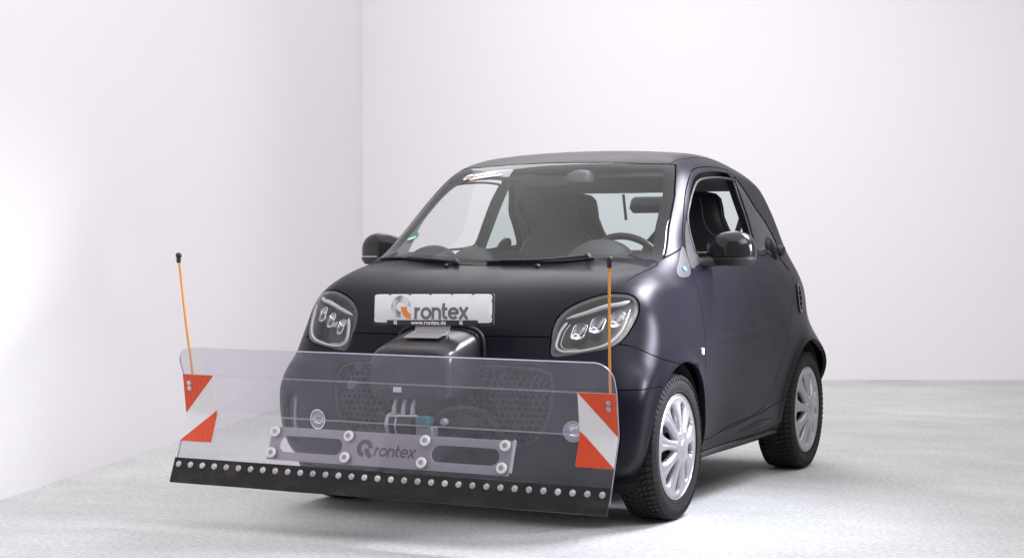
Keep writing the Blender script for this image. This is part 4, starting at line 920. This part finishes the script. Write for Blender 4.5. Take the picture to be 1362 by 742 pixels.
# ------------------------------------------------------------------ snow plough
pl = empty('snow_plough', (0, -.92, 0)); pl['category'] = 'snow plough'
pl['label'] = 'clear snow plough blade with striped warning flags and orange marker rods before the car'
YAW, ROLL = R(-.15), R(.43); ORG = np.array([0, -.92, 0.])
def seat_blade(mb):
    """the blade hangs a touch askew: roll and yaw it about its middle; vertices become local to the plough"""
    A = rotm('z', YAW) @ rotm('y', ROLL); P = np.array(mb.v)-ORG; P = P @ A.T; mb.v = [tuple(p) for p in P]; return mb
def local(mb): mb.v = [tuple(p) for p in np.array(mb.v)-ORG]; return mb
HWD = .9235
def fillet(P, r, n=5):
    P = np.array(P, float); out = [P[0]]
    for i in range(1, len(P)-1):
        a = P[i-1]-P[i]; b = P[i+1]-P[i]; a /= np.linalg.norm(a); b /= np.linalg.norm(b)
        p, q = P[i]+a*r, P[i]+b*r
        for t in np.linspace(0, 1, n): out.append((1-t)**2*p+2*t*(1-t)*P[i]+t*t*q)
    return np.array(out+[P[-1]])
K0, K1, K2, K3 = (-.985, .200), (-.902, .428), (-.926, .580), (-.974, .688)
PROF = fillet([K0, K1, K2, K3], .012, 9)
arc_s = np.r_[0, np.cumsum(np.linalg.norm(np.diff(PROF, axis=0), axis=1))]; SMAX = arc_s[-1]
def blade_pt(x, s, off=0.):
    """point on the blade's front face (off > 0: in front of it)"""
    s = np.asarray(s, float); x = np.asarray(x, float); y = np.interp(s, arc_s, PROF[:, 0]); z = np.interp(s, arc_s, PROF[:, 1])
    e1 = np.interp(np.clip(s+.006, 0, SMAX), arc_s, PROF[:, 0])-np.interp(np.clip(s-.006, 0, SMAX), arc_s, PROF[:, 0]); e2 = np.interp(np.clip(s+.006, 0, SMAX), arc_s, PROF[:, 1])-np.interp(np.clip(s-.006, 0, SMAX), arc_s, PROF[:, 1])
    l = np.hypot(e1, e2); return np.stack([x, y-e2/l*off, z+e1/l*off], -1)
def s_at(z): return float(np.interp(z, PROF[:, 1], arc_s))
def blade_n(s):
    a, b = blade_pt(0, s), blade_pt(0, s, 1.); return b-a
# clear sheet, 8 mm, rounded top corners
rows = np.unique(np.r_[arc_s, SMAX-.07*(1-np.cos(np.linspace(0, math.pi/2, 10)))])
def halfw(s):
    t = (s-(SMAX-.07))/.07; return HWD-(.07*(1-math.sqrt(max(0, 1-max(0, t)**2))) if t > 0 else 0)
V = []; nx = 25; TH = .008
for off in (0, -TH):
    for s in rows:
        hw = halfw(s); V += list(blade_pt(np.linspace(-hw, hw, nx), np.full(nx, s), off))
nr = len(rows); Fq, Fe = [], []
for L in range(2):
    for i in range(nr-1):
        for k in range(nx-1): Fq.append(tuple(L*nr*nx+q for q in (i*nx+k, i*nx+k+1, (i+1)*nx+k+1, (i+1)*nx+k)))
o2 = nr*nx
for i in range(nr-1):
    for k in (0, nx-1): Fe.append((i*nx+k, (i+1)*nx+k, o2+(i+1)*nx+k, o2+i*nx+k))
for k in range(nx-1):
    for i in (0, nr-1): Fe.append((i*nx+k, i*nx+k+1, o2+i*nx+k+1, o2+i*nx+k))
mb = MB(); mb.add(V, Fq, 0); mb.add(V, [], 0); mb.f += Fe; mb.m += [1]*len(Fe)
mb.v = mb.v[:len(V)]
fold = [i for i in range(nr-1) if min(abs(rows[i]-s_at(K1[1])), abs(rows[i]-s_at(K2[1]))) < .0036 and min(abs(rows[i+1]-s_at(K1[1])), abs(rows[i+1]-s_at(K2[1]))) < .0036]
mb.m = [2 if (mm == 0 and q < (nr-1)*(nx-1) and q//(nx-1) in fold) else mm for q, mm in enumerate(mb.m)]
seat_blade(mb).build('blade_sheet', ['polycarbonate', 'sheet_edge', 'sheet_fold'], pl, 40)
# rubber strip in front of the sheet's foot
d_ = np.array([-.963+1.0, .254-.162]); d_ /= np.linalg.norm(d_); L_ = math.hypot(.037, .092); n_ = np.array([-d_[1], d_[0]])
b0 = np.array([-1.0, .162])
mb = MB(); nxx = 60
for s0, s1 in ((0, 1),):
    sec = [(-.011, .0), (-.0125, .0015), (-.0125, L_-.0015), (-.011, L_), (-.002, L_), (-.001, L_-.001), (-.001, .001), (-.002, .0)]
    V = []
    for x in np.linspace(-.9245, .9245, nxx):
        for (dep, al) in sec:
            wob = .0016*math.sin(x*13)*(al < .02); p = b0+d_*al+np.array([d_[1], -d_[0]])*(dep+wob); V.append((x, p[0], p[1]))
    n8 = len(sec); Fc = [(i*n8+k, i*n8+(k+1) % n8, (i+1)*n8+(k+1) % n8, (i+1)*n8+k) for i in range(nxx-1) for k in range(n8)]+[tuple(range(n8)), tuple((nxx-1)*n8+k for k in range(n8))]
    mb.add(V, Fc)
strip = seat_blade(mb).build('rubber_strip', 'edge_rubber', pl)
nb = np.array([0, n_[0], n_[1]]) if n_[0] < 0 else -np.array([0, n_[0], n_[1]])
Aro = rotm('z', YAW) @ rotm('y', ROLL)
bolt_me = None
for k in range(33):
    x = -.899+k*1.797/32; p = b0+d_*(L_-.027); c = (np.array([x, p[0], p[1]])-ORG) @ Aro.T
    if bolt_me is None:
        mb = MB(); mb.revolve([(.0, .0125), (.0018, .0125), (.005, .0105), (.0072, .0065), (.0078, .0)], (0, 0, 0), Aro @ nb, 18); mb.revolve([(.0070, .0035), (.0090, .0030), (.0092, 0)], (0, 0, 0), Aro @ nb, 8)
        b = mb.build('bolt', 'zinc', pl, 40); bolt_me = b
    else:
        b = bolt_me.copy(); COL.objects.link(b); b.parent = pl
    b.location = c+Aro @ nb*.0122; b.rotation_euler = (random.uniform(-.10, .10), 0, random.uniform(-.10, .10))
# striped flags bent over the blade's fold
sA, sB = s_at(.3195), s_at(.581)
def flag(sg):
    f = empty('warning_flag', (0, 0, 0)); f.parent = pl
    xs = np.linspace(.776, .9225, 24); ss = np.unique(np.r_[np.linspace(sA, sB, 28), s_at(.428)]); gx, gs = np.meshgrid(xs, ss, indexing='ij'); nS = len(ss)
    i, k = np.meshgrid(np.arange(len(xs)-1), np.arange(nS-1), indexing='ij'); a = i*nS+k
    T = np.concatenate([np.stack([a, a+nS, a+nS+1], -1).reshape(-1, 3), np.stack([a, a+nS+1, a+1], -1).reshape(-1, 3)])
    uu = (gx.ravel()-.776)/(.9225-.776); tt = (gs.ravel()-sA)/(sB-sA); Nn = np.tile([0, -1., 0], (len(uu), 1))
    up = tt-(1.0-.575*uu)             # above: upper red corner (outer top)
    lo = (.425-.425*1.0*uu*.98+.06*(1-uu))-tt  # below: lower red corner (inner bottom)
    base = np.c_[uu, tt, np.zeros(len(uu))]
    for nm, mt, fld, off in (('white_stripe', 'flag_white', [np.ones(len(uu))], .0030), ('red_stripe', 'flag_red', [up], .0042), ('red_stripe', 'flag_red', [lo], .0042)):
        Vv, Nv, Tv = clip(base, Nn, T, fld[0])
        P = blade_pt(sg*(.776+Vv[:, 0]*(.9225-.776)), sA+Vv[:, 1]*(sB-sA), off+.0006*np.sin(Vv[:, 0]*2*math.pi*5)*0)
        Pb = blade_pt(sg*(.776+Vv[:, 0]*(.9225-.776)), sA+Vv[:, 1]*(sB-sA), .0008)
        E = np.concatenate([Tv[:, [0, 1]], Tv[:, [1, 2]], Tv[:, [2, 0]]]); key = np.sort(E, 1); u_, ix, ct = np.unique(key, axis=0, return_index=True, return_counts=True); Bd = E[ix[ct == 1]]; n0 = len(P)
        mb = MB(); mb.add(np.r_[P, Pb], [tuple(t) for t in Tv]+[(b_, a_, n0+a_, n0+b_) for a_, b_ in Bd]); seat_blade(mb).build(nm, mt, f, 25)
    mb = MB()
    for z in (.548, .527):
        s = s_at(z); n = blade_n(s); mb.revolve([(.0, .0105), (.004, .0105), (.0065, .007), (.007, 0)], blade_pt(sg*.8935, s, .004), n, 6)
    seat_blade(mb).build('flag_bolt', 'zinc', f)
    # marker rod with its ball, fixed behind the flag bolts
    r = empty('marker_rod', (0, 0, 0)); r.parent = pl
    p0 = np.array([sg*.8915, -.898, .500]); p1 = np.array([sg*.8915, -.906, .575]); p2 = np.array([sg*.912, -.973, 1.041])
    pts = catmull([p0, p1, p1*.6+p2*.4+np.array([0, -.004, 0]), p2], 8)
    pts[:, 1] += .0
    mb = MB(); mb.tube(pts, .0048, 12); seat_blade(mb).build('rod', 'orange_rod', r, 60)
    mb = MB(); mb.sphere(tuple(p2+np.array([0, 0, .006])), .0122, 20); mb.revolve([(-.022, .0085), (-.004, .009)], tuple(p2), (0, 0, 1), 14); seat_blade(mb).build('ball', 'ball_black', r, 50)
flag(1); flag(-1)
# aluminium mounting plate behind the foot of the blade: two long slots, the maker's emblem and word cut into it
mp_ = empty('mounting_plate', (0, 0, 0)); mp_.parent = pl
s0, s1 = s_at(.276), s_at(.397); smid = (s0+s1)/2; hh = (s1-s0)/2
e_s = blade_pt(0, smid+.01)-blade_pt(0, smid-.01); e_s /= np.linalg.norm(e_s); e_n = blade_n(smid); O_ = blade_pt(0, smid, -TH-.0025)
def stadium(cx, a, b, n=12):
    t1 = np.linspace(-math.pi/2, math.pi/2, n); t2 = np.linspace(math.pi/2, 3*math.pi/2, n); return np.r_[np.c_[cx+a-b+b*np.cos(t1), b*np.sin(t1)], np.c_[cx-a+b+b*np.cos(t2), b*np.sin(t2)]]
gx, gs = np.meshgrid(np.linspace(-.515, .515, 210), np.linspace(-hh, hh, 30), indexing='ij'); nS = 30; i, k = np.meshgrid(np.arange(209), np.arange(29), indexing='ij'); a = i*nS+k
T = np.concatenate([np.stack([a, a+nS, a+nS+1], -1).reshape(-1, 3), np.stack([a, a+nS+1, a+1], -1).reshape(-1, 3)]); base = np.c_[gx.ravel(), gs.ravel(), np.zeros(gx.size)]; Nn = np.tile([0., 0, 1], (len(base), 1)); Vv, Tv = base, T
slots = [stadium(sg*.330, .140, hh*.50) for sg in (-1, 1)]
for poly in slots: Vv, Nn, Tv = clip(Vv, Nn, Tv, poly_sdf(poly, Vv[:, :2]))
E = np.concatenate([Tv[:, [0, 1]], Tv[:, [1, 2]], Tv[:, [2, 0]]]); key = np.sort(E, 1); u_, ix, ct = np.unique(key, axis=0, return_index=True, return_counts=True); Bd = E[ix[ct == 1]]; n0 = len(Vv)
top = O_+Vv[:, :1]*np.array([1, 0, 0])+Vv[:, 1:2]*e_s; bot = top-e_n*.006
mb = MB(); mb.add(np.r_[top, bot], [tuple(t) for t in Tv]+[tuple(n0+t[::-1]) for t in Tv]+[(b_, a_, n0+a_, n0+b_) for a_, b_ in Bd]); seat_blade(mb).build('plate', 'brushed_aluminium', mp_, 30)
mb = MB(); sc = .0345; x = 0; o = O_+np.array([-.050, 0, 0])-e_s*.026+e_n*.0002; q = 0
for gl, adv in strokes():
    for st in gl:
        P = np.array(st)+[x+.18*0, 0]; P[:, 0] += P[:, 1]*.12; mb.ribbon(P*sc, .21*sc, o+e_n*(.00004*q), (1, 0, 0), e_s, e_n*.0004, closed=(len(st) == 31 and adv == 1.02)); q += 1
    x += adv
seat_blade(mb).build('cut_word', 'logo_cutout', mp_)
for poly, nm in zip(emblem_polys(.034), ('cut_ring', 'cut_vane')):
    mb = MB(); oo = O_+np.array([-.092, 0, 0])+e_s*.002+e_n*.0002; n = len(poly)
    if nm == 'cut_ring':
        h = n//2; V0 = oo+poly[:, :1]*np.array([1., 0, 0])+poly[:, 1:]*e_s; mb.add(np.r_[V0, V0+e_n*.0004], [tuple(k+n for k in (i, i+1, n-2-i, n-1-i)) for i in range(h-1)]+[(i, (i+1) % n, n+(i+1) % n, n+i) for i in range(n)])
    else: mb.prism(poly, oo, (1, 0, 0), e_s, e_n*.0004)
    seat_blade(mb).build(nm, 'logo_cutout', mp_)
wsh = None
for sg in (-1, 1):
    for x in (.4915, .1636):
        for z in (.376, .298):
            s = s_at(z); mb = MB(); c = blade_pt(sg*x, s); n = blade_n(s)
            mb.revolve([(.0, .0205), (.005, .0205), (.0075, .018), (.0078, .0115), (.0062, .0105), (.0062, .0)], c, n, 28); seat_blade(mb); wv_ = mb.build('washer', 'white_sign', mp_, 40)
            mb = MB(); mb.revolve([(.0055, .0098), (.0088, .0095), (.0098, .0080), (.0098, .0050), (.0070, .0046), (.0068, 0)], c, n, 6 if False else 20); seat_blade(mb).build('screw', 'zinc', wv_, 40)
# angle bracket, push arms and crossbar behind the plate
mb = MB(); mb.box((.5155, -.908, .337), (.003, .022, .122), rotm('x', R(-20)), .001); seat_blade(mb).build('plate_end', 'brushed_aluminium', mp_)
mb = MB(); mb.box((0, -.885, .320), (.34, .05, .06), bev=.006); seat_blade(mb).build('crossbar', 'dark_steel', pl)
for sg in (-1, 1):
    mb = MB(); mb.box((sg*.13, -.70, .335), (.05, .36, .07), rotm('x', R(8)), .006); local(mb).build('push_arm', 'dark_steel', pl)
# ---- drive cover in front of the bonnet edge
cv = empty('drive_cover', (0, 0, 0)); cv.parent = pl
secs = []
stn = [(-.742, .150, .535, .672), (-.738, .315, .515, .688), (-.728, .332, .506, .698), (-.705, .340, .502, .710), (-.62, .344, .500, .735), (-.53, .350, .498, .757), (-.47, .352, .496, .768)]
for q, (y, wd_, z0, z1) in enumerate(stn):
    hgt = z1-z0; wd_ += .008; r = rrect(wd_, hgt, 7.5 if q else 5, 60); zz = (z0+z1)/2+r[:, 1]
    rr_ = r.copy(); top_ = r[:, 1] > 0
    sup = rrect(wd_, hgt, 4.6, 60); X_ = np.where(top_, sup[:, 0], r[:, 0]); Z_ = np.where(top_, sup[:, 1], r[:, 1])
    secs.append(np.c_[X_-.009, np.full(60, y), (z0+z1)/2+Z_])
V, Fc = loft(secs); mb = MB(); mb.add(V, Fc); local(mb).build('cover_shell', 'satin_cover', cv, 45)
mb = MB(); V = secs[-1]; V2 = (V-V.mean(0))*[1.075, 1, 1.07]+V.mean(0); mb.tube(V2-[0, .004, 0], .008, 10, closed=True); local(mb).build('cover_seal', 'black_plastic', cv, 60)
mb = MB(); mb.box((-.052, -.744, .543), (.036, .002, .020), bev=.0006); local(mb).build('type_label', 'label_white', cv)
# plate holder on the cover: folded aluminium strip, then the number plate
nb_ = empty('number_plate', (0, -.558, .848)); nb_.parent = pl; nb_.location = np.array([0, -.558, .848])-ORG; nb_.rotation_euler = (R(-4), R(-.75), 0)
mb = MB(); V, Fc = loft([np.c_[rrect(.520*k, .112*k2, 22, 72)[:, 0], np.full(72, y), rrect(.520*k, .112*k2, 22, 72)[:, 1]] for y, k, k2 in ((-.0022, .996, .98), (-.0015, 1, 1), (.0005, 1, 1))]); mb.add(V, Fc); mb.build('plate_face', 'white_sign', nb_, 40)
mb = MB(); V, Fc = loft([np.c_[rrect(.532, .128, 22, 72)[:, 0], np.full(72, y), rrect(.532, .128, 22, 72)[:, 1]-.004] for y in (.0008, .010)]); mb.add(V, Fc)
mb.box((0, -.0025, -.0565), (.402, .008, .021), bev=.002)
for x in (-.19, -.10, -.008, .086, .18): mb.box((x, -.002, .0565), (.008, .006, .006), bev=.001)
for x in (-.262, .262):
    for z in (.03, -.03): mb.box((x, -.002, z), (.005, .006, .009), bev=.001)
mb.build('plate_frame', 'black_plastic', nb_)
xh = .0470; word('plate_word', 'letter_grey', nb_, (-.0785, -.0024, -.0425), (1, 0, 0), (0, 0, 1), (0, -.0009, 0), xh, .245)
emblem(nb_, (-.1395, -.0024, .0065), (1, 0, 0), (0, 0, 1), (0, -.0012, 0), .0435)
def text(name, s, size, loc, mat, parent):
    c = bpy.data.curves.new('text', 'FONT'); c.body = s; c.size = size; c.align_x = 'CENTER'; c.extrude = .0003; c.offset = .00025
    t = bpy.data.objects.new('text', c); COL.objects.link(t); dg = bpy.context.evaluated_depsgraph_get(); me = bpy.data.meshes.new_from_object(t.evaluated_get(dg)); bpy.data.objects.remove(t); bpy.data.curves.remove(c)
    o = bpy.data.objects.new(name, me); COL.objects.link(o); me.materials.clear(); me.materials.append(M[mat]); o.parent = parent; o.location = loc; o.rotation_euler = (R(90), 0, 0); return o
text('address_line', 'www.rontex.de', .0245, (-.013, -.0072, -.0635), 'letter_white', nb_)
for x in (-.161, .130): emblem(nb_, (x, -.0068, -.0555), (1, 0, 0), (0, 0, 1), (0, -.0006, 0), .0075, ('letter_white', 'letter_white'))
mb = MB()
V, Fc = loft([np.array([(sx, y, z) for sx, y, z in ((-.078, q[0], q[1]), (.074, q[0], q[1]), (.074, q[0]+q[2], q[1]+q[3]), (-.078, q[0]+q[2], q[1]+q[3]))]) for q in ((-.552, .800, .003, 0), (-.556, .770, .003, .0), (-.560, .758, .0028, .0012), (-.570, .7545, .0005, .0035), (-.650, .7365, .0, .0035))]); mb.add(V, Fc)
local(mb).build('plate_bracket', 'brushed_aluminium', pl, 30)
# hydraulics under the cover
hy = empty('hydraulic_unit', (0, 0, 0)); hy.parent = pl
mb = MB(); mb.revolve([(-.05, .0), (-.05, .038), (-.045, .044), (.045, .044), (.05, .038), (.05, 0)], (-.05, -.70, .405), (1, 0, 0), 32); local(mb).build('motor', 'dark_steel', hy)
mb = MB(); mb.revolve([(-.008, .046), (.008, .046)], (-.10, -.70, .405), (1, 0, 0), 32); mb.revolve([(-.004, .0455), (.004, .0455)], (-.062, -.70, .405), (1, 0, 0), 32); mb.tube([(-.10, -.742, .44), (.035, -.742, .445)], .0045, 8); local(mb).build('motor_band', 'zinc', hy)
mb = MB()
for x in (-.085, -.045, -.005): mb.tube([(x, -.71, .445), (x+.002, -.71, .475), (x+.004, -.70, .50)], [.011, .009, .007], 10)
local(mb).build('hose_fitting', 'zinc', hy, 50)
mb = MB(); mb.box((.062, -.735, .428), (.055, .05, .036), bev=.006); local(mb).build('coupling', 'teal_plastic', hy)
mb = MB(); mb.box((.066, -.725, .386), (.075, .05, .040), bev=.006); local(mb).build('valve_block', 'zinc', hy)
mb = MB(); mb.tube(catmull([(.085, -.70, .43), (.15, -.69, .47), (.24, -.62, .46), (.30, -.54, .36)], 10), .011, 10); mb.tube(catmull([(-.10, -.68, .45), (-.16, -.66, .52), (-.2, -.58, .50), (-.22, -.54, .42)], 10), .010, 10); local(mb).build('hose', 'rubber', hy, 60)
mb = MB(); mb.revolve([(-.01, .014), (.006, .014), (.010, .010), (.010, 0)], (.135, -.715, .425), (0, -1, 0), 18); local(mb).build('end_cap', 'zinc', hy)
mb = MB(); mb.box((-.0, -.62, .47), (.20, .14, .10), bev=.01); mb.box((0, -.56, .40), (.46, .06, .06), bev=.008); local(mb).build('carrier', 'dark_steel', hy)
